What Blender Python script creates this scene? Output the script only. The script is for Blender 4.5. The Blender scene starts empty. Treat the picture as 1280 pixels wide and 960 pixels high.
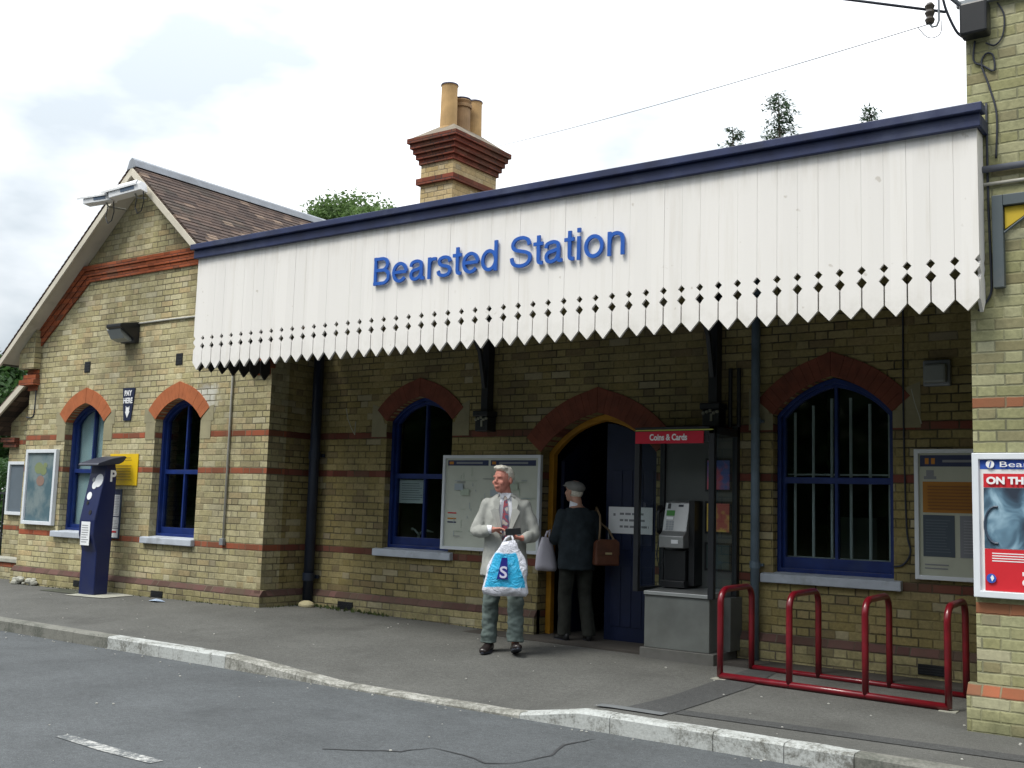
import bpy, bmesh, math, random
from mathutils import Vector, Matrix, noise
from mathutils.geometry import tessellate_polygon
random.seed(7)
R = math.radians
scn = bpy.context.scene
COL = scn.collection

# ---------------------------------------------------------------- camera
cam_d = bpy.data.cameras.new('camera'); cam = bpy.data.objects.new('camera', cam_d); COL.objects.link(cam)
YAW, PITCH, ROLL = 0.624706, 0.112774, 0.0300685
_f = Vector((-math.sin(YAW)*math.cos(PITCH), math.cos(YAW)*math.cos(PITCH), math.sin(PITCH)))
_r = Vector((math.cos(YAW), math.sin(YAW), 0)); _u = _r.cross(_f)
_c, _s = math.cos(ROLL), math.sin(ROLL)
_r2 = _c*_r + _s*_u; _u2 = -_s*_r + _c*_u
cam.matrix_world = Matrix(((_r2.x, _u2.x, -_f.x, 0.0), (_r2.y, _u2.y, -_f.y, -9.3778), (_r2.z, _u2.z, -_f.z, 1.3561), (0, 0, 0, 1)))
cam_d.sensor_width = 36; cam_d.lens = 36*1351.3/1280; cam_d.clip_end = 2000; cam_d.clip_start = 0.05
scn.camera = cam
# ---------------------------------------------------------------- light
SUN_EL, SUN_AZ = 58, 205          # azimuth measured clockwise from +Y (north); light from behind the camera, from the left
w = bpy.data.worlds.new("World"); scn.world = w; w.use_nodes = True
nt = w.node_tree; nt.nodes.clear()
def wn(t, **k):
    n = nt.nodes.new(t)
    for a, b in k.items(): setattr(n, a, b)
    return n
out = wn('ShaderNodeOutputWorld'); bg = wn('ShaderNodeBackground'); bg.inputs['Strength'].default_value = 1.0
sky = wn('ShaderNodeTexSky', sky_type='NISHITA'); sky.sun_disc = False
sky.sun_elevation = R(SUN_EL); sky.sun_rotation = R(SUN_AZ)
skys = wn('ShaderNodeVectorMath', operation='SCALE'); skys.inputs['Scale'].default_value = 0.10
nt.links.new(sky.outputs[0], skys.inputs[0])
tc = wn('ShaderNodeTexCoord'); mp = wn('ShaderNodeMapping'); mp.inputs['Scale'].default_value = (1, 1, 2.2); mp.inputs['Location'].default_value = (0.3, 1.4, 0)
nt.links.new(tc.outputs['Generated'], mp.inputs['Vector'])
n1 = wn('ShaderNodeTexNoise'); n1.inputs['Scale'].default_value = 2.3; n1.inputs['Detail'].default_value = 6; n1.inputs['Roughness'].default_value = .5
nt.links.new(mp.outputs[0], n1.inputs['Vector'])
cr = wn('ShaderNodeValToRGB'); e = cr.color_ramp.elements
e[0].position = .38; e[0].color = (.64, .70, .745, 1); e[1].position = .54; e[1].color = (1.22, 1.24, 1.26, 1)
m_ = cr.color_ramp.elements.new(.45); m_.color = (.91, .95, .98, 1)
nt.links.new(n1.outputs[0], cr.inputs[0])
mx = wn('ShaderNodeMix', data_type='RGBA'); mx.inputs['Factor'].default_value = .88      # broken blue behind nearly closed cloud
nt.links.new(skys.outputs[0], mx.inputs['A']); nt.links.new(cr.outputs[0], mx.inputs['B'])
sx = wn('ShaderNodeSeparateXYZ'); nt.links.new(tc.outputs['Generated'], sx.inputs[0])
gr = wn('ShaderNodeMapRange'); gr.inputs[1].default_value = 0; gr.inputs[2].default_value = 1; gr.inputs[3].default_value = .78; gr.inputs[4].default_value = 2.5
nt.links.new(sx.outputs[2], gr.inputs[0]); gs = wn('ShaderNodeVectorMath', operation='SCALE')      # overcast sky: brightest overhead
nt.links.new(mx.outputs['Result'], gs.inputs[0]); sy = wn('ShaderNodeMapRange'); sy.inputs[1].default_value = .1; sy.inputs[2].default_value = -.7; sy.inputs[3].default_value = 1.0; sy.inputs[4].default_value = .5
nt.links.new(sx.outputs[1], sy.inputs[0])                                  # dimming added low behind the camera, to darken the wall under the canopy
lowm = wn('ShaderNodeMapRange'); lowm.inputs[1].default_value = .15; lowm.inputs[2].default_value = .6
nt.links.new(sx.outputs[2], lowm.inputs[0])
mm = wn('ShaderNodeMix'); nt.links.new(lowm.outputs[0], mm.inputs['Factor']); nt.links.new(sy.outputs[0], mm.inputs['A']); mm.inputs['B'].default_value = 1.0
mg_ = wn('ShaderNodeMath', operation='MULTIPLY'); nt.links.new(gr.outputs[0], mg_.inputs[0]); nt.links.new(mm.outputs['Result'], mg_.inputs[1])
nt.links.new(mg_.outputs[0], gs.inputs['Scale'])
nt.links.new(gs.outputs[0], bg.inputs['Color']); nt.links.new(bg.outputs[0], out.inputs[0])
sd = bpy.data.lights.new('sun', 'SUN'); sd.energy = 2.8; sd.angle = R(20); sd.color = (1, .96, .87)
sun = bpy.data.objects.new('sun', sd); COL.objects.link(sun)
az = R(SUN_AZ); el = R(SUN_EL)
sun_dir = Vector((math.sin(az)*math.cos(el), math.cos(az)*math.cos(el), math.sin(el)))
sun.rotation_euler = sun_dir.to_track_quat('Z', 'Y').to_euler()
vs = scn.view_settings; vs.view_transform = 'Standard'; vs.look = 'None'; vs.exposure = 0.08; vs.gamma = 1; vs.use_curve_mapping = False
scn.render.engine = 'CYCLES'; scn.cycles.max_bounces = 6; scn.cycles.use_denoising = True

# ---------------------------------------------------------------- helpers
WL = {}
def setp(o, label=None, cat=None, group=None, kind=None):
    if label: o['label'] = label
    if cat: o['category'] = cat
    if group: o['group'] = group
    if kind: o['kind'] = kind
    return o
def empty(name, loc, label=None, cat=None, group=None):
    o = bpy.data.objects.new(name, None); COL.objects.link(o); o.location = loc; o.empty_display_size = .2
    WL[o.name] = Vector(loc)
    return setp(o, label, cat, group)
class MB:
    def __init__(s): s.v = []; s.f = []; s.m = []
    def add(s, vs, fs, mi=0):
        k = len(s.v); s.v += [tuple(a) for a in vs]
        for f in fs: s.f.append([k+i for i in f]); s.m.append(mi)
        return s
    def box(s, x0, x1, y0, y1, z0, z1, mi=0, rot=None, piv=None):
        vs = [Vector((x, y, z)) for x in (x0, x1) for y in (y0, y1) for z in (z0, z1)]
        if rot is not None:
            c = Vector(piv) if piv else Vector(((x0+x1)/2, (y0+y1)/2, (z0+z1)/2))
            vs = [rot @ (a-c) + c for a in vs]
        return s.add(vs, [(0, 1, 3, 2), (4, 6, 7, 5), (0, 4, 5, 1), (2, 3, 7, 6), (0, 2, 6, 4), (1, 5, 7, 3)], mi)
    def prism(s, loops, a, b, axis='y', mi=0, sidemi=None):
        """polygon (list of loops, first outer) in the plane normal to axis, from a to b"""
        def P(p, t):
            if axis == 'y': return (p[0], t, p[1])
            if axis == 'x': return (t, p[0], p[1])
            return (p[0], p[1], t)
        flat = [p for l in loops for p in l]; n = len(flat)
        tris = tessellate_polygon([[Vector((p[0], p[1], 0)) for p in l] for l in loops])
        k = len(s.v); s.v += [P(p, a) for p in flat] + [P(p, b) for p in flat]
        for t in tris:
            s.f.append([k+t[0], k+t[1], k+t[2]]); s.m.append(mi)
            s.f.append([k+n+t[2], k+n+t[1], k+n+t[0]]); s.m.append(mi)
        o = 0
        for l in loops:
            L = len(l)
            for i in range(L):
                j = (i+1) % L
                s.f.append([k+o+i, k+o+j, k+n+o+j, k+n+o+i]); s.m.append(mi if sidemi is None else sidemi)
            o += L
        return s
    def tube(s, pts, r, n=8, mi=0, caps=True):
        pts = [Vector(p) for p in pts]; rs = r if isinstance(r, (list, tuple)) else [r]*len(pts)
        k = len(s.v); up = None
        for i, p in enumerate(pts):
            d = (pts[min(i+1, len(pts)-1)] - pts[max(i-1, 0)]).normalized()
            if up is None:
                up = Vector((0, 0, 1)) if abs(d.z) < .9 else Vector((0, 1, 0))
            a = d.cross(up).normalized(); b = a.cross(d).normalized(); up = b
            for j in range(n):
                t = 2*math.pi*j/n
                s.v.append(tuple(p + (a*math.cos(t) + b*math.sin(t))*rs[i]))
        for i in range(len(pts)-1):
            for j in range(n):
                s.f.append([k+i*n+j, k+i*n+(j+1) % n, k+(i+1)*n+(j+1) % n, k+(i+1)*n+j]); s.m.append(mi)
        if caps:
            s.f.append([k+j for j in range(n)][::-1]); s.m.append(mi)
            s.f.append([k+(len(pts)-1)*n+j for j in range(n)]); s.m.append(mi)
        return s
    def rings(s, rs, n=16, mi=0):
        """closed loft: rs = list of (center, ax, ay) where ax, ay are vectors spanning the ellipse"""
        k = len(s.v)
        for c, ax, ay in rs:
            c = Vector(c); ax = Vector(ax); ay = Vector(ay)
            for j in range(n):
                t = 2*math.pi*j/n; s.v.append(tuple(c + ax*math.cos(t) + ay*math.sin(t)))
        for i in range(len(rs)-1):
            for j in range(n):
                s.f.append([k+i*n+j, k+i*n+(j+1) % n, k+(i+1)*n+(j+1) % n, k+(i+1)*n+j]); s.m.append(mi)
        s.f.append([k+j for j in range(n)][::-1]); s.m.append(mi)
        s.f.append([k+(len(rs)-1)*n+j for j in range(n)]); s.m.append(mi)
        return s
    def ball(s, c, r, mi=0, n=12, rot=None):
        r = r if isinstance(r, (list, tuple)) else (r, r, r)
        c = Vector(c); rs = []
        for i in range(1, n):
            a = math.pi*i/n; q = math.sin(a); ax = Vector((r[0]*q, 0, 0)); ay = Vector((0, r[1]*q, 0)); d = Vector((0, 0, -r[2]*math.cos(a)))
            if rot is not None: ax, ay, d = rot@ax, rot@ay, rot@d
            rs.append((c+d, ax, ay))
        return s.rings(rs, n*2 if n < 10 else 16, mi)
    def build(s, name, mat, parent=None, smooth=False, bevel=0, label=None, cat=None, group=None, kind=None):
        xs = [a[0] for a in s.v]; ys = [a[1] for a in s.v]; zs = [a[2] for a in s.v]
        c = Vector(((min(xs)+max(xs))/2, (min(ys)+max(ys))/2, min(zs)))
        me = bpy.data.meshes.new(name)
        me.from_pydata([(a[0]-c.x, a[1]-c.y, a[2]-c.z) for a in s.v], [], s.f)
        for m in (mat if isinstance(mat, (list, tuple)) else [mat]): me.materials.append(m)
        me.polygons.foreach_set('material_index', s.m)
        bm = bmesh.new(); bm.from_mesh(me); bmesh.ops.recalc_face_normals(bm, faces=bm.faces)
        if bevel:
            es = [e for e in bm.edges if len(e.link_faces) == 2 and e.calc_face_angle(0) > R(35)]
            bmesh.ops.bevel(bm, geom=es, offset=bevel, segments=2, affect='EDGES', profile=.5)
        bm.to_mesh(me); bm.free()
        if smooth: me.polygons.foreach_set('use_smooth', [True]*len(me.polygons))
        me.update()
        o = bpy.data.objects.new(name, me); COL.objects.link(o)
        WL[o.name] = c
        if parent is not None:
            o.parent = parent; o.location = c - WL[parent.name]
        else: o.location = c
        return setp(o, label, cat, group, kind)

# ---------------------------------------------------------------- materials
class NT:
    def __init__(s, name):
        s.mat = bpy.data.materials.new(name); s.mat.use_nodes = True; s.t = s.mat.node_tree; s.t.nodes.clear()
        s.out = s.t.nodes.new('ShaderNodeOutputMaterial'); s.b = s.t.nodes.new('ShaderNodeBsdfPrincipled')
        s.t.links.new(s.b.outputs[0], s.out.inputs[0])
    def lk(s, a, i):
        if hasattr(a, 'is_linked') or hasattr(a, 'links'): s.t.links.new(a, i)
        else:
            try: i.default_value = a
            except Exception: i.default_value = (a[0], a[1], a[2], 1)
    def m(s, op, a, b=0.0, c=None):
        n = s.t.nodes.new('ShaderNodeMath'); n.operation = op
        s.lk(a, n.inputs[0]); s.lk(b, n.inputs[1])
        if c is not None: s.lk(c, n.inputs[2])
        return n.outputs[0]
    def mix(s, f, a, b, mode='MIX'):
        n = s.t.nodes.new('ShaderNodeMix'); n.data_type = 'RGBA'; n.blend_type = mode
        s.lk(f, n.inputs['Factor']); s.lk(c4(a), n.inputs['A']); s.lk(c4(b), n.inputs['B'])
        return n.outputs['Result']
    def pos(s):
        n = s.t.nodes.new('ShaderNodeNewGeometry'); return n.outputs['Position'], n.outputs['True Normal'], n
    def noise(s, vec, scale, detail=4, rough=.55, dist=0):
        n = s.t.nodes.new('ShaderNodeTexNoise'); n.inputs['Scale'].default_value = scale; n.inputs['Detail'].default_value = detail
        n.inputs['Roughness'].default_value = rough; n.inputs['Distortion'].default_value = dist
        if vec is not None: s.lk(vec, n.inputs['Vector'])
        return n.outputs[0]
    def map(s, v, a, b, c=0.0, d=1.0):
        n = s.t.nodes.new('ShaderNodeMapRange'); s.lk(v, n.inputs[0])
        for i, q in enumerate((a, b, c, d)): n.inputs[i+1].default_value = q
        return n.outputs[0]
    def bump(s, h, strength=.4, dist=.01):
        n = s.t.nodes.new('ShaderNodeBump'); n.inputs['Strength'].default_value = strength; n.inputs['Distance'].default_value = dist
        s.lk(h, n.inputs['Height']); s.t.links.new(n.outputs[0], s.b.inputs['Normal'])
    def comb(s, x, y, z):
        n = s.t.nodes.new('ShaderNodeCombineXYZ')
        for i, q in enumerate((x, y, z)): s.lk(q, n.inputs[i])
        return n.outputs[0]
    def sep(s, v):
        n = s.t.nodes.new('ShaderNodeSeparateXYZ'); s.lk(v, n.inputs[0]); return n.outputs
    def ramp(s, v, stops):
        n = s.t.nodes.new('ShaderNodeValToRGB'); s.lk(v, n.inputs[0]); e = n.color_ramp.elements
        while len(e) < len(stops): e.new(.5)
        for q, (p, c) in zip(e, stops): q.position = p; q.color = c4(c)
        return n.outputs[0]
    def set(s, **k):
        for a, b in k.items():
            s.lk(c4(b) if isinstance(b, tuple) else b, s.b.inputs[{'col': 'Base Color', 'rough': 'Roughness', 'metal': 'Metallic', 'spec': 'Specular IOR Level', 'coat': 'Coat Weight', 'em': 'Emission Color', 'ems': 'Emission Strength'}[a]])
        return s
def c4(c): return (c[0], c[1], c[2], 1) if isinstance(c, tuple) and len(c) == 3 else c
def plain(name, col, rough=.6, var=.15, scale=6, metal=0, dirt=None, bump=0, spec=.4, coat=0):
    n = NT(name); P, _, _ = n.pos()
    a = n.noise(P, scale, 5); f = n.map(a, .3, .7)
    lo = tuple(x*(1-var) for x in col); hi = tuple(min(1, x*(1+var*.6)) for x in col)
    c = n.mix(f, lo, hi)
    if dirt:
        d = n.map(n.noise(P, scale*.35, 6, .7), .52, .72, 0, dirt[1]); c = n.mix(d, c, dirt[0])
    n.set(col=c, rough=rough, metal=metal, spec=spec, coat=coat)
    if bump: n.bump(n.noise(P, 60, 3), bump, .004)
    return n.mat
def brick(name, tones, mortar, red=(3, 10, 22, 28), redc=(.30, .085, .045), stain=.55, mossy=0.0, allred=False, offz=0.0, smear=None):
    n = NT(name); P, Nn, _ = n.pos(); x, y, z = n.sep(P); nx, ny, nz = n.sep(Nn)
    side = n.m('GREATER_THAN', n.m('ABSOLUTE', nx), .6)
    u0 = n.m('ADD', n.m('MULTIPLY', x, n.m('SUBTRACT', 1.0, side)), n.m('MULTIPLY', y, side))
    wob = n.m('MULTIPLY', n.m('SUBTRACT', n.noise(P, 22, 2), .5), .011); wob2 = n.m('MULTIPLY', n.m('SUBTRACT', n.noise(n.comb(y, z, x), 17, 2), .5), .010)
    u = n.m('ADD', u0, wob); zz = n.m('ADD', n.m('ADD', z, offz), wob2)
    q = n.m('DIVIDE', zz, .075); row = n.m('FLOOR', q); fz = n.m('FRACT', q)
    par = n.m('MULTIPLY', n.m('FLOORED_MODULO', row, 2.0), .5)
    uu = n.m('ADD', n.m('ADD', n.m('DIVIDE', u, .3475), par), 40.0); cell = n.m('FLOOR', uu); fu = n.m('FRACT', uu)
    H = n.m('GREATER_THAN', fu, .67); idx = n.m('ADD', n.m('MULTIPLY', cell, 2.0), H)
    du = n.m('MULTIPLY', n.m('MINIMUM', n.m('MINIMUM', fu, n.m('SUBTRACT', 1.0, fu)), n.m('ABSOLUTE', n.m('SUBTRACT', fu, .67))), .3475)
    dz = n.m('MULTIPLY', n.m('MINIMUM', fz, n.m('SUBTRACT', 1.0, fz)), .075)
    dm = n.m('MINIMUM', du, dz); mask = n.map(dm, .0035, .0085)       # 1 on brick, 0 in the joint
    wnz = n.t.nodes.new('ShaderNodeTexWhiteNoise'); wnz.noise_dimensions = '2D'; n.lk(n.comb(idx, row, 0.0), wnz.inputs['Vector'])
    rnd = wnz.outputs['Value']; rs = n.sep(wnz.outputs['Color'])
    k = len(tones)
    base = n.ramp(rnd, [(i/(k-1), t) for i, t in enumerate(tones)])
    fine = n.map(n.noise(P, 34, 5, .65), .3, .7, .72, 1.12)
    base = n.mix(1.0, base, n.comb(fine, fine, fine), 'MULTIPLY')
    pale = n.m('MULTIPLY', n.m('GREATER_THAN', rs[2], .95), .3); base = n.mix(pale, base, (.55, .52, .42))
    rb = n.mix(rs[1], tuple(c*.72 for c in redc), tuple(c*1.25 for c in redc))
    if allred: base = rb
    else:
        isr = None
        for r_ in red:
            c = n.m('COMPARE', row, float(r_), .3); isr = c if isr is None else n.m('MAXIMUM', isr, c)
        if isr is not None: base = n.mix(isr, base, rb)
    lv = n.map(n.noise(n.comb(x, y, z), .75, 4, .6), .3, .7, .84, 1.14); base = n.mix(1.0, base, n.comb(lv, lv, lv), 'MULTIPLY')
    if smear:      # a pale lime bloom with an outline of its own
        sx_, sz_, sr_ = smear; dd = n.m('SQRT', n.m('ADD', n.m('POWER', n.m('SUBTRACT', x, sx_), 2.0), n.m('MULTIPLY', n.m('POWER', n.m('SUBTRACT', z, sz_), 2.0), 1.6)))
        q_ = n.map(n.m('ADD', dd, n.m('MULTIPLY', n.m('SUBTRACT', n.noise(P, 7, 5, .7), .5), sr_*2.2)), sr_, sr_*.45, 0, .75); base = n.mix(q_, base, (.60, .60, .56))
    # soot and weathering in tall, uneven patches, some whole bricks blackened, some spalled pale
    st = n.map(n.noise(n.comb(x, y, n.m('MULTIPLY', z, .55)), 1.1, 7, .68, .6), .42, .72, 0, stain)
    base = n.mix(st, base, (.085, .08, .055))
    soot = n.m('MULTIPLY', n.m('GREATER_THAN', rs[0], .90), .38); base = n.mix(soot, base, (.10, .085, .06))
    # damp, green foot of the wall
    ft = n.m('MULTIPLY', n.map(z, .45, -.02), n.map(n.noise(P, 3.5, 5, .7), .35, .7)); base = n.mix(n.m('MULTIPLY', ft, .75), base, (.05, .055, .03))
    if mossy: base = n.mix(n.map(n.noise(P, .9, 5), .35, .7, 0, mossy), base, (.16, .19, .10))
    jm = n.map(n.noise(P, 2.3, 5), .35, .65); mc = n.mix(jm, mortar, tuple(min(1, c*1.9) for c in mortar))
    # repointed / smeared places where the joint nearly vanishes
    sm = n.map(n.noise(n.comb(z, x, y), 1.9, 6, .65), .42, .60, 1.0, .12)
    f = n.m('ADD', mask, n.m('MULTIPLY', n.m('SUBTRACT', 1.0, mask), n.m('SUBTRACT', 1.0, sm)))
    c = n.mix(f, mc, base)
    n.set(col=c, rough=.93, spec=.15)
    n.bump(n.m('ADD', n.m('MULTIPLY', mask, .7), n.m('ADD', n.m('MULTIPLY', fine, .3), n.m('MULTIPLY', rnd, .3))), .55, .012)
    return n.mat
stock = [(.385, .34, .18), (.455, .405, .225), (.51, .46, .28), (.425, .38, .205), (.55, .505, .325), (.46, .365, .20), (.49, .44, .25)]
M = {}
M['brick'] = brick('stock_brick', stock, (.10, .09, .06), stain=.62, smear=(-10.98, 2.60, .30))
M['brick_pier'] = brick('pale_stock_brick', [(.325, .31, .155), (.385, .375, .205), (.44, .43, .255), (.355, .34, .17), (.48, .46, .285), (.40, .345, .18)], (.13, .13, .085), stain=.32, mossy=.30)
M['brick_main'] = brick('shade_darkened_stock_brick', [(.26, .21, .085), (.31, .25, .105), (.345, .285, .13), (.29, .235, .095), (.37, .31, .15), (.30, .22, .10)], (.045, .04, .026), stain=.55, redc=(.17, .055, .040))  # same stock brick, with canopy shade darkened into its tones and red courses
M['brick_plinth'] = brick('sooted_plinth_brick', [(.32, .28, .14), (.40, .35, .18), (.44, .39, .21), (.36, .30, .15)], (.07, .06, .045), red=(3,), redc=(.125, .062, .058), stain=.62)
M['redbrick'] = brick('red_moulded_brick', [(.3, .09, .05)]*2, (.10, .04, .03), allred=True, redc=(.32, .088, .038), stain=.3)
M['brick_chim'] = brick('chimney_brick', [(.44, .33, .16), (.54, .43, .24), (.5, .38, .2), (.6, .5, .32)], (.12, .10, .07), red=(), stain=.3)
M['redbrick_soot'] = brick('sooted_red_brick', [(.2, .06, .04)]*2, (.04, .03, .03), allred=True, redc=(.18, .052, .034), stain=.7)
M['rubbed'] = plain('rubbed_red_brick', (.38, .115, .042), .9, .18, 7, dirt=((.25, .09, .04), .4), bump=.3)
M['rubbed_main'] = plain('rubbed_red_brick_shade_darkened', (.19, .058, .035), .9, .25, 8, dirt=((.10, .04, .03), .6), bump=.3)  # same rubbed brick, its colour darkened for the shade under the canopy
M['mortar'] = plain('mortar', (.16, .07, .04), .95, .2, 20)
M['stone'] = plain('render_block', (.29, .265, .165), .9, .15, 5, dirt=((.15, .14, .09), .5), bump=.3)
M['sill'] = plain('painted_stone_sill', (.42, .46, .52), .75, .12, 7, dirt=((.16, .17, .16), .6), bump=.2)
def boards_mat():
    n = NT('white_painted_boards'); P, _, _ = n.pos(); x, y, z = n.sep(P)
    cell = n.m('FLOOR', n.m('DIVIDE', n.m('ADD', n.m('ADD', x, y), 20.0), .156))
    wz = n.t.nodes.new('ShaderNodeTexWhiteNoise'); wz.noise_dimensions = '1D'; n.lk(cell, wz.inputs['W'])
    t = n.map(wz.outputs['Value'], 0, 1, .95, 1.0)
    str_ = n.map(n.noise(n.comb(n.m('MULTIPLY', x, 14.0), n.m('MULTIPLY', y, 14.0), n.m('MULTIPLY', z, .8)), 1.0, 5, .6), .55, .8, 0, .28)
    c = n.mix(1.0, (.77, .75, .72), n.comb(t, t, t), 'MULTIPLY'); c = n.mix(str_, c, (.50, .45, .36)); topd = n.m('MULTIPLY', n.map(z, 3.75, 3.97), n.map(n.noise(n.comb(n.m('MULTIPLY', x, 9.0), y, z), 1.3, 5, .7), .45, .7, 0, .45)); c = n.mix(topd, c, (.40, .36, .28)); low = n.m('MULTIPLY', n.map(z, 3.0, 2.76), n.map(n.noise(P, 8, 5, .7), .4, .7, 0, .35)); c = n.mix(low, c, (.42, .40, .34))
    spots = n.map(n.noise(P, 9, 3, .5), .70, .74, 0, .55); c = n.mix(spots, c, (.42, .38, .32))
    n.set(col=c, rough=.55, spec=.35); n.bump(n.noise(n.comb(n.m('MULTIPLY', x, 40.0), y, z), 2, 3), .12, .004)
    return n.mat
M['boards'] = boards_mat()
M['navy'] = plain('navy_painted_timber', (.017, .027, .085), .5, .35, 4, dirt=((.12, .14, .2), .35), bump=.1)
M['blue'] = plain('blue_gloss_frame', (.010, .028, .145), .35, .25, 8, dirt=((.05, .07, .13), .4))
M['letter'] = plain('blue_acrylic_letters', (.02, .10, .42), .3, .08, 5)
M['navydoor'] = plain('navy_door', (.008, .014, .045), .4, .2, 4)
M['ochre'] = plain('ochre_painted_frame', (.42, .20, .015), .5, .2, 6, dirt=((.2, .1, .02), .5))
M['cream'] = plain('cream_bargeboard', (.56, .52, .43), .7, .12, 3, dirt=((.25, .23, .17), .6), bump=.1)
M['black'] = plain('black_painted_metal', (.012, .014, .018), .4, .3, 8, spec=.5)
M['blackplas'] = plain('black_plastic', (.015, .016, .018), .35, .2, 8)
M['grey'] = plain('grey_metal', (.24, .26, .28), .45, .15, 6, metal=.3)
M['greypanel'] = plain('grey_panel', (.12, .13, .125), .5, .2, 4, dirt=((.08, .08, .07), .4))
M['pipe'] = plain('blue_grey_pipe', (.14, .19, .24), .45, .25, 5)
M['pipedark'] = plain('dark_cast_pipe', (.015, .022, .04), .4, .3, 5)
M['white'] = plain('white_enamel', (.78, .79, .80), .4, .06, 5)
M['alu'] = plain('white_aluminium_frame', (.66, .70, .74), .35, .06, 5)
M['conduit'] = plain('pale_conduit', (.48, .47, .42), .5, .15, 9)
M['maroon'] = plain('maroon_tube_paint', (.15, .005, .012), .3, .25, 12, dirt=((.07, .01, .012), .4), coat=.3)
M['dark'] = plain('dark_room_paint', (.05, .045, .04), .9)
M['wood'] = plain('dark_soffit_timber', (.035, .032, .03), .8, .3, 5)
M['paper'] = plain('white_paper', (.74, .76, .78), .7, .05, 4)
M['yellow'] = plain('yellow_sign', (.72, .48, .01), .4, .06, 4)
M['ink'] = plain('dark_ink', (.03, .035, .05), .6, .1)
M['lead'] = plain('lead_mortar_ridge', (.24, .26, .29), .7, .2, 5, dirt=((.12, .12, .12), .5))
M['concrete'] = plain('concrete', (.36, .36, .31), .9, .2, 6, dirt=((.16, .16, .12), .6), bump=.4)
M['pot'] = plain('clay_pot', (.48, .31, .14), .85, .2, 5, dirt=((.2, .13, .07), .6))
M['flaunch'] = plain('weathered_flaunching', (.20, .17, .13), .9, .3, 6, dirt=((.07, .06, .05), .6))
M['potdark'] = plain('sooty_clay_pot', (.33, .21, .11), .85, .3, 5, dirt=((.1, .07, .05), .7))
M['potcap'] = plain('dark_glazed_cap', (.03, .03, .07), .5)
M['moss'] = plain('moss', (.05, .075, .02), 1, .5, 20, bump=.6)
def flat(name, col, rough=.5, **k):
    if name not in M: M[name] = plain(name, col, rough, k.pop('var', .06), **k)
    return M[name]
def glass_mat(name, tint=(.75, .8, .8), refl=.10):
    n = NT(name); t = n.t
    tr = t.nodes.new('ShaderNodeBsdfTransparent'); tr.inputs[0].default_value = c4(tint)
    gl = t.nodes.new('ShaderNodeBsdfGlossy'); gl.inputs['Roughness'].default_value = .03; gl.inputs[0].default_value = (1, 1, 1, 1)
    fr = t.nodes.new('ShaderNodeFresnel'); fr.inputs[0].default_value = 1.45
    gm_ = n.pos()[2]; ff = n.m('MULTIPLY', fr.outputs[0], n.m('SUBTRACT', 1.0, gm_.outputs['Backfacing']))
    ms = t.nodes.new('ShaderNodeMixShader'); t.links.new(ff, ms.inputs[0]); t.links.new(tr.outputs[0], ms.inputs[1]); t.links.new(gl.outputs[0], ms.inputs[2])
    t.links.new(ms.outputs[0], n.out.inputs[0]); P, _, _ = n.pos()
    return n.mat
M['glass'] = glass_mat('window_glass')
def asphalt(name, col, coarse=.18, patch=None):
    n = NT(name); P, _, _ = n.pos(); x, y, z = n.sep(P)
    a = n.map(n.noise(P, 120, 3, .85), .25, .75, .55, 1.5); b = n.map(n.noise(P, 1.3, 6, .6), .3, .7, 1-coarse, 1+coarse)
    g = n.map(n.noise(P, 30, 4, .8), .3, .7, .78, 1.22)
    c = n.mix(1.0, col, n.comb(a, a, a), 'MULTIPLY'); c = n.mix(1.0, c, n.comb(b, b, b), 'MULTIPLY'); c = n.mix(1.0, c, n.comb(g, g, g), 'MULTIPLY')
    vo = n.t.nodes.new('ShaderNodeTexVoronoi'); vo.feature = 'F1'; vo.inputs['Scale'].default_value = 26; n.lk(P, vo.inputs['Vector'])
    c = n.mix(n.map(vo.outputs['Distance'], .09, .03, 0, .5), c, (.42, .42, .40))        # pale chippings
    cr2 = n.m('ABSOLUTE', n.m('SUBTRACT', n.noise(n.comb(x, y, 0.0), .55, 5, .5, .8), .5)); c = n.mix(n.map(cr2, .002, .0005, 0, .22), c, (.05, .05, .05))
    oil = n.map(n.noise(P, 1.1, 5, .6), .58, .70, 0, .42); c = n.mix(oil, c, tuple(k*.55 for k in col))
    n.set(col=c, rough=.88, spec=.25); n.bump(n.m('ADD', n.noise(P, 150, 3, .8), n.m('MULTIPLY', n.noise(P, 9, 4), .6)), .35, .008)
    return n.mat
M['road'] = asphalt('road_asphalt', (.078, .085, .090))
M['pave'] = asphalt('pavement_asphalt', (.096, .097, .091), .16)
M['patch'] = asphalt('patch_asphalt', (.062, .064, .064), .1)
def worn(name, base, paint, amount):
    n = NT(name); P, _, _ = n.pos()
    nn = n.m('ADD', n.m('MULTIPLY', n.noise(P, 4.5, 8, .75, .7), .6), n.m('MULTIPLY', n.noise(P, 38, 5, .8), .4)); f = n.map(nn, amount-.03, amount+.09); g = n.map(n.noise(P, 60, 3), .3, .7, .85, 1.1)
    c = n.mix(f, paint, base); c = n.mix(1.0, c, n.comb(g, g, g), 'MULTIPLY'); n.set(col=c, rough=.85, spec=.2); n.bump(n.noise(P, 45, 4), .4, .006); return n.mat
M['kerb'] = worn('kerb_stone', (.11, .115, .10), (.19, .19, .17), .5)
M['kerbwhite'] = worn('worn_white_kerb', (.14, .14, .125), (.42, .44, .43), .50)
M['kerbhalf'] = worn('faded_white_kerb', (.16, .16, .14), (.38, .38, .35), .45)
M['line'] = worn('worn_road_paint', (.11, .12, .125), (.50, .50, .48), .44)

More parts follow.
